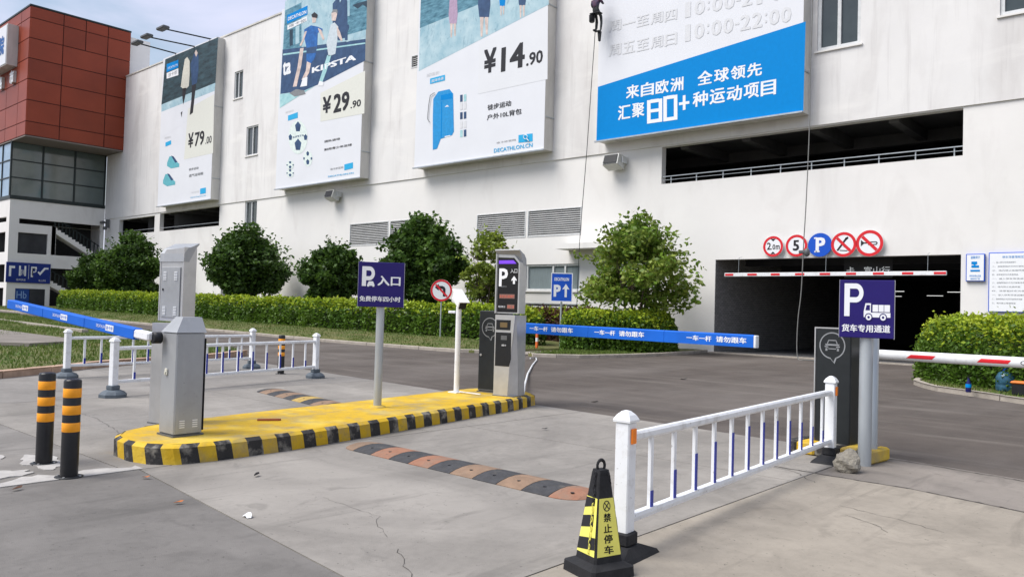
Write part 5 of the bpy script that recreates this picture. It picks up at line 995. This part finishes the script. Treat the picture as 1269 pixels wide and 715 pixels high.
# red and white delineator posts
for i, (px, pb_, h, lab) in enumerate(((298, 402, .95, 'orange and white marker post left of its twin before the long hedge'), (311.5, 403, .92, 'deep red and white marker post right of its twin before the long hedge'), (665, 434, .95, 'red and white marker post below the long blue boom'))):
    p_ = gd(px, pb_, .1 if i < 2 else .02); r = thing('marker_post', lab, 'post', (p_.x, p_.y, .1 if i < 2 else .0), 0, 'red and white marker posts')
    c_ = mat('post_orange', (.75, .16, .04), .5) if i != 1 else mat('post_red', (.50, .03, .03), .5)
    mb = MB(); mb.lathe(0, 0, [(.17, 0), (.16, .03), (.06, .05)], 14); mb.build('foot', c_, r)
    for k in range(6): mb = MB(); mb.lathe(0, 0, [(.055, .05 + k * h / 6.2), (.055, .05 + (k + 1) * h / 6.2)], 14); mb.build('band', (c_, c_, WPAINT, c_, WPAINT, c_)[k] if i < 3 else c_, r)
for sgn_, k_x, k_z in ((s1, .85, .9), (s2, .89, 1.)):
    for b_q in sgn_.children:
        if b_q.name.startswith('board'):
            for me_ in [b_q.data] + [c.data for c in b_q.children]:
                for v in me_.vertices: v.co.x *= k_x; v.co.z = 1.71 + (v.co.z - 1.71) * k_z - (.03 if k_z < 1 else 0)
# ================================================================ bollards
def bollard(label, x, y, z=.014, h=.86, cp=None):
    if cp: c = copy_tree(cp); c.location = (x, y, z); c['label'] = label; return c
    r = thing('bollard', label, 'bollard', (x, y, z), 0, 'black bollards with orange bands')
    mb = MB(); mb.lathe(0, 0, [(.072, 0), (.072, h - .02), (.066, h - .005), (.05, h)], 28); b = mb.build('post', mat('bollard_black', (.018, .018, .02), .3, var=.25, scale=8), r)
    for z0_ in (.79, .64, .49): mb = MB(); mb.lathe(0, 0, [(.0725, (z0_ - .05) * h / .86 - .04), (.0738, (z0_ - .048) * h / .86 - .04), (.0738, (z0_ + .028) * h / .86 - .04), (.0725, (z0_ + .03) * h / .86 - .04)], 28); mb.build('reflective_band', mat('orange_band', (.95, .36, .02), .4, var=.08, scale=12), b)
    mb = MB(); mb.lathe(0, 0, [(.115, 0), (.115, .008), (.074, .012)], 24); mb.build('foot_ring', BLK, r)
    for k in range(4): mb = MB(); a = PI / 4 + k * PI / 2; mb.lathe(.095 * math.cos(a), .095 * math.sin(a), [(.01, .0075), (.01, .018)], 6); mb.build('bolt', ALU, r)
    return r
bo = bollard('black bollard with orange bands nearest the camera at the left', -7.53, 2.68)
bollard('black bollard with orange bands just behind the nearest one at the left', -8.28, 2.72, cp=bo)
bollard('black bollard with orange bands behind the white railing near the far speed hump', -15.5, 9.8, h=.9, cp=bo)
# ================================================================ white railings
def railing(label, A_, B_, z, foot, group, lean=0., fullfoot=True):
    a = Vector((A_[0], A_[1], 0)); b = Vector((B_[0], B_[1], 0)); L = (b - a).length; rz = math.atan2(b.y - a.y, b.x - a.x)
    r = thing('railing', label, 'railing', (a.x, a.y, z), rz, group)
    for k, x in enumerate((0, L)):
        mb = MB(); mb.box(x - .052, x + .052, -.052, .052, .06, .88, .008); p = mb.build('post', WPAINT, r)
        mb = MB(); mb.lathe(x, 0, [(.088, .88), (.09, .895), (.066, .925), (.03, .95), (.008, .955)], 4, False, PI / 4); mb.build('cap', WPAINT, p)
        f = MB()
        if foot == 'black': f.add([(x - .24, -.15, 0), (x + .24, -.15, 0), (x + .24, .15, 0), (x - .24, .15, 0), (x - .22, -.13, .035), (x + .22, -.13, .035), (x + .22, .13, .035), (x - .22, .13, .035), (x - .085, -.085, .085), (x + .085, -.085, .085), (x + .085, .085, .085), (x - .085, .085, .085)],
            [(0, 1, 5, 4), (1, 2, 6, 5), (2, 3, 7, 6), (3, 0, 4, 7), (4, 5, 9, 8), (5, 6, 10, 9), (6, 7, 11, 10), (7, 4, 8, 11), (8, 9, 10, 11)]); f.box(x - .07, x + .07, -.07, .07, .0851, .17, .01); f.build('foot', RUB, r)
        else: f.lathe(x, 0, [(.21, 0), (.21, .05), (.17, .09), (.10, .12)], 8, False, PI / 8); f.box(x - .075, x + .075, -.075, .075, .12, .19, .01); f.build('foot', mat('grey_foot', (.10, .12, .14), .7, var=.2), r)
        for s_ in (-1, 1):
            if (k == 0 and s_ < 0) or (k == 1 and s_ > 0) or True:
                mb = MB(); o_ = .0535 * s_; q = sorted((o_, o_ + .012 * s_)); mb.box(x - .03, x + .03, q[0], q[1], .74, .84, .004) if s_ < 0 and foot == 'black' else None
                if mb.v: mb.build('reflector', ORG, p)
    def barz(x): return 0
    mb = MB(); mb.prism([(.05, u, v) for u, v in ((-.03, .76), (-.018, .745), (.018, .745), (.03, .76), (.03, .79), (.018, .805), (-.018, .805), (-.03, .79))], (L - .1, 0, 0)); mb.build('top_rail', WPAINT, r)
    mb = MB(); mb.prism([(.05, u, v) for u, v in ((-.025, .215), (.025, .215), (.03, .24), (.025, .265), (-.025, .265), (-.03, .24))], (L - .1, 0, 0)); mb.build('bottom_rail', WPAINT, r)
    hs = [.23, .42, .57, .67, .74, .78, .78, .74, .67, .57, .41, .25]; nb_ = 12
    bm_ = None
    for i in range(nb_):
        x = L * (i + 1) / (nb_ + .9)
        mb = MB(); mb.box(x - .019, x + .019, -.012, .012, .262, .748); o = mb.build('baluster', WPAINT, r)
        t = MB(); t.box(x - .0198, x + .0198, -.0175, -.0122, .264, .264 + (.748 - .264) * hs[i]); t.build('blue_strip', BLUE, o)
    return r
railing('white railing with blue strips at the right between the cone and the truck sign', (-2.88, 4.41), (-3.17, 8.95), .004, 'black', 'white railings with blue strips')
railing('white railing with blue strips at the left, standing nearer the grey kiosk', (-13.15, 5.28), (-14.33, 9.9), .014, 'grey', 'white railings with blue strips')
railing('white railing with blue strips at the left, standing nearer the lawn kerb', (-16.7, 5.82), (-17.1, 10.02), .014, 'grey', 'white railings with blue strips')
# ================================================================ speed humps
def hump(label, x0, x1, y0, y1, cols, dy, h=.05, z=.0145):
    r = thing('speed_hump', label, 'speed hump', (x0, (y0 + y1) / 2, z), 0, 'rubber speed humps'); n = len(cols); W_ = (x1 - x0) / n; yc_ = 0
    hw = (y1 - y0) / 2; pr = [(-1, 0), (-1, .12), (-.72, .55), (-.35, .9), (0, 1), (.35, .9), (.72, .55), (1, .12), (1, 0)]
    for i, c in enumerate(cols):
        mb = MB(); sec = []
        def sect(x, s): yy = dy * (x / (x1 - x0)); return [(x, yy + a * hw * s, b * h * s) for a, b in pr]
        S_ = 1 if 0 < i < n - 1 else 5; X = [i * W_ + .004 + (W_ - .008) * k / S_ for k in range(S_ + 1)]
        def sc2(x):
            e = min(x, (x1 - x0) - x); R__ = hw
            return 1 if e > R__ else max(.15, math.sqrt(max(0, 1 - (1 - e / R__) ** 2)))
        secs = [sect(x, sc2(x)) for x in X]; vv = [p for s in secs for p in s]; m = len(pr)
        fs = [(k * m + j, (k + 1) * m + j, (k + 1) * m + j + 1, k * m + j + 1) for k in range(S_) for j in range(m - 1)] + [tuple(range(m)), tuple(reversed(range(S_ * m, S_ * m + m)))]
        mb.add(vv, fs); o = mb.build('rubber_block', c, r)
        if 0 < i < n: mb = MB(); xb_ = i * W_ + W_ * .5; yy = dy * xb_ / (x1 - x0); mb.lathe(xb_, yy - hw * .45, [(.016, h * .75), (.018, h * .86)], 8); mb.build('bolt', BLK, o)
    return r
HB = mat('hump_black', (.055, .055, .058), .85, var=.25, scale=12, bump=.4, bscale=60); add_layer(HB, (.22, .20, .17), 6, .56, .75, .5)
HO = mat('hump_orange', (.30, .145, .09), .85, var=.15, scale=8, bump=.4, bscale=60); add_layer(HO, (.24, .16, .115), 6, .44, .66, .8); add_layer(HO, (.09, .07, .06), 16, .6, .7, .6, seed=3)
HT = mat('hump_tan', (.25, .165, .11), .85, var=.2, scale=8, bump=.4, bscale=60); add_layer(HT, (.20, .15, .11), 6, .5, .7, .6); HY = mat('hump_yellow', (.42, .29, .09), .85, var=.2, scale=8, bump=.4)
hump('long speed hump of orange and black blocks in the near lane', -7.28, -3.92, 5.34, 5.86, [HT, HB, HO, HB, HO, HB, HT, HB, HT, HB, HO], -.05)
hump('worn yellow and black speed hump in the far lane behind the island', -12.8, -9.6, 7.52, 8.08, [HB, HT, HB, HT, HB, HY, HB, HT, HB, HT], -.45)
# ================================================================ cone
# cone
cn = thing('traffic_cone', 'square black cone with yellow no parking wrap and a chain by the near railing post', 'traffic cone', (-2.80, 4.02, .014), math.radians(72)); cn.scale = (.79, .79, 1.0)
def frus(mb, w0, w1, z0, z1, c=.12):
    def rg(w_, z): k = w_ * c; return [(-w_ + k, -w_, z), (w_ - k, -w_, z), (w_, -w_ + k, z), (w_, w_ - k, z), (w_ - k, w_, z), (-w_ + k, w_, z), (-w_, w_ - k, z), (-w_, -w_ + k, z)]
    a, b = rg(w0, z0), rg(w1, z1); mb.add(a + b, [(i, (i + 1) % 8, 8 + (i + 1) % 8, 8 + i) for i in range(8)] + [tuple(range(8, 16)), tuple(reversed(range(8)))])
mb = MB(); frus(mb, .205, .20, 0, .06); frus(mb, .20, .135, .0601, .085); frus(mb, .132, .052, .0851, .60); frus(mb, .052, .045, .601, .625)
mb.tube([(0.035 * math.cos(a), 0, .645 + .035 * math.sin(a)) for a in np.linspace(-.6, PI + .6, 12)], .011, 8); mb.build('body', RUB, cn)
CY = mat('cone_yellow', (.78, .72, .15), .5, var=.06, scale=8)
def wf(z): return .132 + (.052 - .132) * (z - .085) / (.60 - .085)
for rot in range(4):
    mb = MB(); zA, zB = .125, .46; k = .87
    def q(u, z, d=.003): w_ = wf(z) + d; x, y = u * w_ * k, -w_; a = rot * PI / 2; return (x * math.cos(a) - y * math.sin(a), x * math.sin(a) + y * math.cos(a), z)
    mb.face([q(-1, zA), q(1, zA), q(1, zB), q(-1, zB)])
    sl = mb.build('yellow_wrap', CY, cn)
    if rot in (0, 2):
        w_ = wf(.28) + .006
        for i, ch in enumerate('禁止停车'):
            z = .375 - i * .062; me = text_mesh(ch, .03); nn = len(me.vertices); co = np.empty(nn * 3); me.vertices.foreach_get('co', co); co = co.reshape(-1, 3); lo, hi = co.min(0), co.max(0); tt = (co - lo) / np.maximum(hi - lo, 1e-6)
            P__ = np.array([q((u - .5) * .82 , z - .052 + v * .05, .005) for u, v, _ in tt]); me.vertices.foreach_set('co', P__.ravel()); me.materials.clear(); me.materials.append(BK); link('lettering', me, sl)
        mb = MB(); cc = .415; rr = .026
        for i in range(20):
            a, b = 2 * PI * i / 20, 2 * PI * (i + 1) / 20
            def c_(R__, t_): wz = wf(cc) * k; return q(R__ * math.cos(t_) / wz, cc + R__ * math.sin(t_), .005)
            mb.face([c_(rr, a), c_(rr + .006, a), c_(rr + .006, b), c_(rr, b)])
        for t_ in (PI / 4, 3 * PI / 4):
            n1_, n2_ = t_ + .13, t_ - .13; mb.face([c_(rr, n1_), c_(rr, n2_), c_(rr, n1_ + PI), c_(rr, n2_ + PI)])
        mb.build('crossed_ring', BK, sl)
    else:
        for z in (.175, .305, .425):
            mb = MB(); mb.face([q(-.98, z - .035, .005), q(.98 if z < .3 else .6, z - .01, .005), q(.98 if z < .3 else .6, min(z + .06, .458), .005), q(-.98, min(z + .035, .455), .005)]); mb.build('black_stripe', BK, sl)
ch_ = MB(); 
def link_(c, ax, s=.016, r_=.0035):
    pts = []
    for a in np.linspace(0, 2 * PI, 9):
        u, v = math.cos(a) * s * .55, math.sin(a) * s
        pts.append((c[0] + (u if ax else 0), c[1] + (0 if ax else u), c[2] + v))
    return pts
zs_ = np.linspace(.60, .15, 18)
for i, z in enumerate(zs_):
    w_ = wf(z) + .012 if z < .58 else .062; c = (-w_ * .98, -.35 * w_ if z < .5 else -.2 * w_, z); m_ = MB(); m_.tube(link_(c, i % 2), .0035, 5); m_.build('chain_link', CY if z < .42 else BK, cn)
for i in range(6): a = i * .5; m_ = MB(); m_.tube(link_((.03 + .02 * math.sin(a), -.055, .60 - i * .02), i % 2), .0035, 5); m_.build('chain_link', BK, cn)
# ================================================================ kerb block and rock at the right gate
kb = thing('kerb_block', 'yellow and black concrete plinth under the right black barrier gate', 'kerb block', (-3.2, 9.4, .012), math.radians(-6))
for i, (a, b, m_) in enumerate(((-.55, -.42, YBLK), (-.42, -.2, YEL), (-.2, .1, YBLK), (.1, .27, YEL), (.27, .33, YBLK), (.33, .45, YEL))): mb = MB(); mb.box(a + .001, b - .001, -.27, .24, 0, .15 - .002 * (i % 2), .02); mb.build('painted_section', m_, kb)
bm = bmesh.new(); bmesh.ops.create_icosphere(bm, subdivisions=3, radius=1)
for v in bm.verts:
    d = v.co.normalized(); f_ = 1 + .16 * math.sin(3.1 * d.x + 1) * math.cos(2.7 * d.y) + .09 * math.sin(7 * d.z + 5 * d.x) + .05 * random.uniform(-1, 1); f_ *= min(1, .82 / max(abs(d @ Vector((.6, -.5, .6)).normalized()), .5) ); v.co = Vector((d.x * .16, d.y * .14, d.z * .125 + .085)) * 1 * Vector((1, 1, 1)).length / 1.732; v.co = Vector((d.x * .17 * f_, d.y * .15 * f_, max(-.0, d.z * .14 * f_ + .10)))
me = bpy.data.meshes.new('rock'); bm.to_mesh(me); bm.free(); me.materials.append(STONE)
rk = link('rock', me, label='rough grey rock at the foot of the truck sign pole', cat='rock'); rk.location = (-2.84, 8.52, .013); rk.scale = (.82, .82, .9)
# ================================================================ small things
def leaf(label, px, py, c, s=.035, z=.02, rz=0):
    p = gd(px, py, z); mb = MB(); mb.add([(-s, 0, 0), (-.3 * s, -.42 * s, .2 * s), (.6 * s, -.3 * s, .1 * s), (s, 0, .35 * s), (.5 * s, .35 * s, .3 * s), (-.4 * s, .35 * s, .05 * s), (0, 0, 0)], [(0, 1, 6), (1, 2, 6), (2, 3, 6), (3, 4, 6), (4, 5, 6), (5, 0, 6)])
    o = mb.build('fallen_leaf', mat('leaf_' + c, {'orange': (.40, .13, .04), 'brown': (.10, .05, .03), 'black': (.02, .018, .018)}[c], .8), label=label, cat='leaf'); o.location = p; o.rotation_euler = (0, 0, rz); return o
leaf('orange brown dry leaf on the slab edge below the grey barrier gate', 180.5, 591, 'orange', .045, .03, .5); leaf('black dry leaf on the concrete below the island stripes', 318, 588, 'black', .05, .03, 2.2)
leaf('orange leaf lying on the dark slab below the island end', 221, 622, 'orange', .04, .03, 1.2); leaf('brown leaf on the dark slab below the bollards', 21, 605, 'brown', .05, .03, 2)
leaf('black leaf on the concrete between island and railing', 675, 531, 'black', .05, .03, .2); leaf('small black leaf on the asphalt behind the railing', 737, 498, 'black', .07, .01, .6); leaf('black scrap on the asphalt before the garage', 847, 470, 'black', .1, .01, .1)
p = gd(307.5, 643); mb = MB(); mb.add([(-.05, 0, .0), (-.03, .012, .022), (.0, .02, .028), (.03, .01, .02), (.05, -.005, .002), (.035, -.03, .0), (0, -.025, .012), (-.035, -.03, 0)], [(0, 1, 7), (1, 2, 6, 7), (2, 3, 5, 6), (3, 4, 5)]); o = mb.build('paper_scrap', WH, label='crumpled white scrap on the dark slab', cat='litter'); o.location = (p.x, p.y, .02)
p = gd(333, 521, ZI); mb = MB(); mb.prism([(-.13, -.02, 0), (.12, -.03, 0), (.14, .0, 0), (.1, .03, 0), (-.12, .02, 0)], (0, 0, .02)); o = mb.build('wood_scrap', mat('reddish_wood', (.32, .10, .04), .8), label='reddish strip of wood lying on the yellow island', cat='litter'); o.location = (p.x, p.y, ZI + .002); o.rotation_euler = (0, 0, 1.0)
mb = MB(); mb.tube([gd(649, 488, .2) + Vector((0, 0, .0)), gd(650, 478, .12), gd(654, 463, .05), gd(660, 452, .03), gd(665, 446, .03), gd(664, 443, .04), gd(657, 444, .03)], .022, 6); mb.build('white_hose', WPAINT, label='thin white hose running from the kiosk over the asphalt', cat='hose')
# bottle, blue tub and orange-lidded bin on the right bed
p = gd(1200, 485, .12); r = thing('bottle', 'dark blue drinks bottle standing on the right bed kerb', 'bottle', (p.x, p.y, .105)); mb = MB(); mb.lathe(0, 0, [(.05, 0), (.055, .02), (.055, .18), (.02, .26), (.02, .3)], 14); mb.build('body', mat('bottle_dark', (.015, .015, .10), .3), r); mb = MB(); mb.lathe(0, 0, [(.0555, .1), (.0565, .11), (.0565, .17), (.0555, .175)], 14); mb.build('label_wrap', BBP, r); mb = MB(); mb.lathe(0, 0, [(.022, .3), (.022, .335)], 10); mb.build('cap', BLK, r)
p = gd(1243, 484, .12); r = thing('water_tub', 'translucent blue water container half hidden under the right hedge', 'container', (p.x, p.y + .25, .10)); mb = MB(); mb.lathe(0, 0, [(.17, 0), (.19, .03), (.19, .12), (.18, .14), (.19, .16), (.19, .3), (.14, .4), (.05, .44)], 20); mb.build('body', mat('tub_blue', (.03, .09, .14), .15, var=.4, scale=10), r); mb = MB(); mb.lathe(0, 0, [(.05, .44), (.055, .5)], 12); mb.build('neck', BLUES, r)
p = gd(1264, 496, .0); r = thing('litter_bin', 'black bin with orange lid at the right picture edge', 'bin', (p.x + .05, p.y + .1, .10)); mb = MB(); mb.box(-.2, .25, -.15, .15, 0, .24, .02); mb.build('tub', BLK, r); mb = MB(); mb.box(-.22, .27, -.17, .17, .24, .29, .02); mb.build('lid', mat('bin_orange', (.75, .20, .04), .5), r)
# ================================================================ plants
def hull(n, rx, ry, rz): pass
def tree(label, px, Y, z0, top, r, kind, n, cl, cut=.28, stems=1, wide=1.0, group='trees and tall shrubs before the white wall'):
    c = fc(px, 380, Y); x = c.x; r_ = thing('tree', label, 'tree', (x, Y, z0), 0, group); H = top - z0
    M_, sz = {'dark': (LEAFD, .13), 'mid': (LEAFM, .105), 'pale': (LEAFY, .10)}[kind]
    mb = MB(); tips = []
    for s in range(stems):
        a = 2 * PI * s / stems + .5; d = .12 if stems > 1 else 0; ln = .25 if stems > 1 else .05
        base = Vector((d * math.cos(a), d * math.sin(a), -.05)); m1 = base + Vector((ln * math.cos(a), ln * math.sin(a), H * .28)); m2 = m1 + Vector((ln * 1.3 * math.cos(a + .3), ln * 1.3 * math.sin(a + .3), H * .3)); m3 = m2 + Vector((ln * math.cos(a - .4), ln * math.sin(a - .4), H * .25))
        t0 = .11 if stems == 1 else .045; mb.tube([base, m1, m2, m3], [t0, t0 * .8, t0 * .5, t0 * .2], 8); tips.append((m1, m2, m3))
    for k in range(16 if stems == 1 else 30):
        m1, m2, m3 = random.choice(tips); t = random.random(); p0 = m1.lerp(m2, t) if random.random() < .6 else m2.lerp(m3, t); a = random.uniform(0, 2 * PI); L_ = r * random.uniform(.35, .62)
        p1 = p0 + Vector((L_ * .5 * math.cos(a), L_ * .5 * math.sin(a), L_ * .3)); p2 = p1 + Vector((L_ * .5 * math.cos(a + .4), L_ * .5 * math.sin(a + .4), L_ * .35)); mb.tube([p0, p1, p2], [.03, .018, .006], 5)
    mb.build('trunk', BARK, r_)
    z_lo = H * cut; zc = (z_lo + H) / 2; rz = (H - z_lo) / 2; C_ = []
    while len(C_) < cl:
        p = rng.normal(size=3); p /= np.linalg.norm(p); rad = rng.uniform(.45, 1.0) if kind != 'dark' else rng.uniform(.55, .9); q = p * rad
        tw = 1.0 - .38 * max(q[2], 0) if kind != 'mid' else 1.0 - .62 * max(q[2] + .1, 0)
        if q[2] < -.2 and kind == 'pale': tw *= .8
        C_.append((q[0] * r * tw, q[1] * r * tw, zc + q[2] * rz, r * rng.uniform(.17, .30)))
    C_ = np.array(C_); idx = rng.integers(0, cl, n); d = rng.normal(size=(n, 3)); d /= np.linalg.norm(d, axis=1)[:, None]; rad = rng.random((n, 1)) ** .45
    P = C_[idx, :3] + d * rad * C_[idx, 3:4] * np.array([1, 1, .8]); P = P[P[:, 2] > .15]
    if kind == 'dark':
        m2_ = int(n * .25); q = rng.normal(size=(m2_, 3)); q /= np.linalg.norm(q, axis=1)[:, None]; q *= rng.random((m2_, 1)) ** .33 * .72; P = np.vstack([P, q * np.array([r, r, rz]) + [0, 0, zc]])
    # stray shoots beyond the outline
    ns = int(n * .035); q = rng.normal(size=(ns // 9 + 1, 3)); q /= np.linalg.norm(q, axis=1)[:, None]; q[:, 2] = np.abs(q[:, 2]) * .9
    for v_ in q:
        tt = np.linspace(.75, 1.12 + .08 * rng.random(), 9)[:, None]; P = np.vstack([P, v_ * tt * np.array([r * (1 - .3 * max(v_[2], 0)), r * (1 - .3 * max(v_[2], 0)), rz]) + [0, 0, zc] + rng.normal(0, .05, (9, 3))])
    dd = np.linalg.norm((P[:, None, :2] - C_[None, :12, :2]), axis=2).argmin(1); pick = ((dd % 3 == 0) & (rng.random(len(P)) < .55)) | (rng.random(len(P)) < .22)
    me = leaves(P, sz, [M_, {'dark': LEAFD2, 'mid': LEAFY, 'pale': LEAFN}[kind]], pick.astype(int) if kind != 'pale' else (rng.random(len(P)) < .12).astype(int)); o = link('crown', me, r_); me.name = 'crown'; return r_
tree('dark dense tree right of the corner building stairs', 160, 27, .5, 6.9, 2.75, 'dark', 26000, 60, .10)
tree('smaller dark shrub tree pressed against the corner building stairs', 109, 27.2, .55, 5.6, 1.7, 'dark', 12000, 34, .08)
tree('round dark tree behind the grey kiosk', 303, 27, .45, 6.6, 2.9, 'dark', 28000, 64, .12)
tree('lower round dark tree behind the navy P sign', 411, 27, .4, 5.35, 1.95, 'dark', 16000, 40, .12)
tree('dark pointed tree behind the no left turn sign', 522, 27, .35, 6.3, 2.3, 'dark', 24000, 56, .1)
tree('airy pale yellow-green shrub left of the tall P kiosk', 604, 27.6, .3, 5.55, 1.55, 'pale', 5600, 40, .25, 5)
tree('wide bright green many-stemmed shrub tree in front of the canopy', 786, 27.2, .15, 5.5, 2.45, 'mid', 10500, 70, .22, 7)
def hedge(label, pts, w_, z0f, h, n, new=.35, red=False, dens_sz=.075):
    """clipped hedge along a centre line: leaf shell over a solid dark hull that blocks the view through"""
    P_ = [Vector((a, b, 0)) for a, b in pts]; acc_ = [0]
    for _ in range(3):      # round the bends
        P_ = [P_[0]] + [p for a, b in zip(P_, P_[1:]) for p in (a.lerp(b, .25), a.lerp(b, .75))] + [P_[-1]]
    for a, b in zip(P_, P_[1:]): acc_.append(acc_[-1] + (b - a).length)
    Lh = acc_[-1]; c0 = P_[0]; r_ = thing('hedge', label, 'hedge', (c0.x, c0.y, z0f(c0.x, c0.y)))
    S = rng.uniform(0, Lh, n); out_ = np.empty((n, 3)); A_ = rng.uniform(-.12, PI + .12, n)
    accn = np.array(acc_); i_ = np.clip(np.searchsorted(accn, S) - 1, 0, len(P_) - 2); t = (S - accn[i_]) / (accn[i_ + 1] - accn[i_]); PA = np.array([(p.x, p.y) for p in P_])
    XY = PA[i_] + (PA[i_ + 1] - PA[i_]) * t[:, None]; D_ = PA[i_ + 1] - PA[i_]; D_ /= np.linalg.norm(D_, axis=1)[:, None]; Nn = np.stack([-D_[:, 1], D_[:, 0]], 1)
    wob = .09 * np.sin(S * 2.1) + .07 * np.sin(S * 4.7 + 1) + .04 * np.sin(S * 9.1 + 2); wob2 = .05 * np.sin(S * 1.3 + 2) + .04 * np.sin(S * 5.3)
    e = 3.2; ca, sa = np.cos(A_), np.sin(A_); k = (np.abs(ca) ** e + np.abs(sa) ** e) ** (-1 / e); rad = 1 - rng.random(n) ** 1.5 * .22 + rng.exponential(.025, n)
    capk = np.minimum(1, np.sqrt(np.clip(1 - (1 - np.minimum(S, Lh - S) / (w_ * .6)).clip(0) ** 2, .02, 1)))
    U = ca * k * rad * (w_ / 2 + wob * .6) * capk; Z = sa * k * rad * (h + wob2) * (.72 + .28 * capk)
    low = rng.random(n) < .3; Z = np.where(low & (sa < .3), rng.random(n) * h * .6, Z)
    xx = XY[:, 0] + Nn[:, 0] * U; yy = XY[:, 1] + Nn[:, 1] * U; zb = np.array([z0f(a, b) for a, b in zip(xx, yy)])
    V = np.stack([xx - c0.x, yy - c0.y, Z + zb - z0f(c0.x, c0.y)], 1)
    hf = Z / h; nw = (rng.random(n) < np.clip((hf - .55) * 2.2, 0, 1) * (.35 + new)).astype(int)
    ns = int(Lh * 7)      # stray shoots standing above the clipped top
    for s in rng.uniform(.3, Lh - .3, ns):
        i = min(max(int(np.searchsorted(accn, s)) - 1, 0), len(P_) - 2); q = PA[i] + (PA[i + 1] - PA[i]) * ((s - accn[i]) / (accn[i + 1] - accn[i])); u = rng.uniform(-.48, .48) * w_; L_ = rng.uniform(.08, .24)
        bx, by = q + Nn[0] * 0 + np.array([-(PA[i + 1] - PA[i])[1], (PA[i + 1] - PA[i])[0]]) / np.linalg.norm(PA[i + 1] - PA[i]) * u
        k5 = np.linspace(0, 1, 5)[:, None]; V = np.vstack([V, np.array([[bx - c0.x, by - c0.y, z0f(bx, by) - z0f(c0.x, c0.y) + h * .96]]) + k5 * np.array([[rng.normal(0, .06), rng.normal(0, .06), L_]])]); nw = np.concatenate([nw, np.full(5, 0 if red else 1)])
    me = leaves(V, dens_sz, [LEAFR if red else LEAFH, LEAFN], nw); link('foliage', me, r_); me.name = 'foliage'
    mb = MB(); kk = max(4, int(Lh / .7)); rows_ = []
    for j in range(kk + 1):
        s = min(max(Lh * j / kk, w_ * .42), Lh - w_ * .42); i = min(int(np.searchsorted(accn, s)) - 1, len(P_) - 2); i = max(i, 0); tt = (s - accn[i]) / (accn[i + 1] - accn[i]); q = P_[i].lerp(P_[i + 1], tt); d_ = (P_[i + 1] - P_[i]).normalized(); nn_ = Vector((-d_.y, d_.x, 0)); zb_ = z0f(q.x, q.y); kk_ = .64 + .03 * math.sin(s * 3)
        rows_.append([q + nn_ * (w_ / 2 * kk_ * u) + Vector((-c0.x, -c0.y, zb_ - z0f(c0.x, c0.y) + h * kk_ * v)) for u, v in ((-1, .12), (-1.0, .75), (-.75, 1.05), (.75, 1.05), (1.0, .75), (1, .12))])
    vv = [tuple(p) for rw in rows_ for p in rw]; mb.add(vv, [(j * 6 + a, (j + 1) * 6 + a, (j + 1) * 6 + a + 1, j * 6 + a + 1) for j in range(kk) for a in range(5)] + [tuple(range(6)), tuple(range(kk * 6, kk * 6 + 6))]); mb.build('dark_hull', mat('hull_dark_green', (.03, .045, .014), .9, var=.5, scale=9), r_)  # solid dark hull inside the leaf shell, stops the hedge being see-through
    for j in range(int(Lh * 2)):
        s = rng.uniform(.3, Lh - .3); i = min(max(int(np.searchsorted(accn, s)) - 1, 0), len(P_) - 2); tt = (s - accn[i]) / (accn[i + 1] - accn[i])
    return r_
hedge('long clipped hedge with yellow-green tips along the far lawn', [(-72.5, 24.9), (-60, 24.8), (-45, 24.9), (-30, 25.0), (-20.6, 25.1)], 1.6, zl, 1.42, 62000, .5, dens_sz=.085)
hedge('clipped green hedge under the wide bright shrub beside the garage', [(-19.3, 24.9), (-18.2, 25.1), (-17.3, 25.7), (-16.9, 26.6), (-16.8, 28.4)], 2.2, zs, 1.5, 38000, .45, dens_sz=.07)
hedge('reddish brown hedge behind the blue direction sign', [(-24.5, 28.6), (-21.0, 28.4), (-19.6, 28.3)], 1.3, zs, 1.55, 9000, .0, True, .075)
hedge('broad yellow-green hedge at the right behind the white boom', [(-5.5, 24.3), (-4.6, 22.9), (-3.5, 21.8), (-2.0, 20.9), (0, 20.0), (3, 18.5)], 2.3, zs, 1.6, 60000, .6, dens_sz=.05)
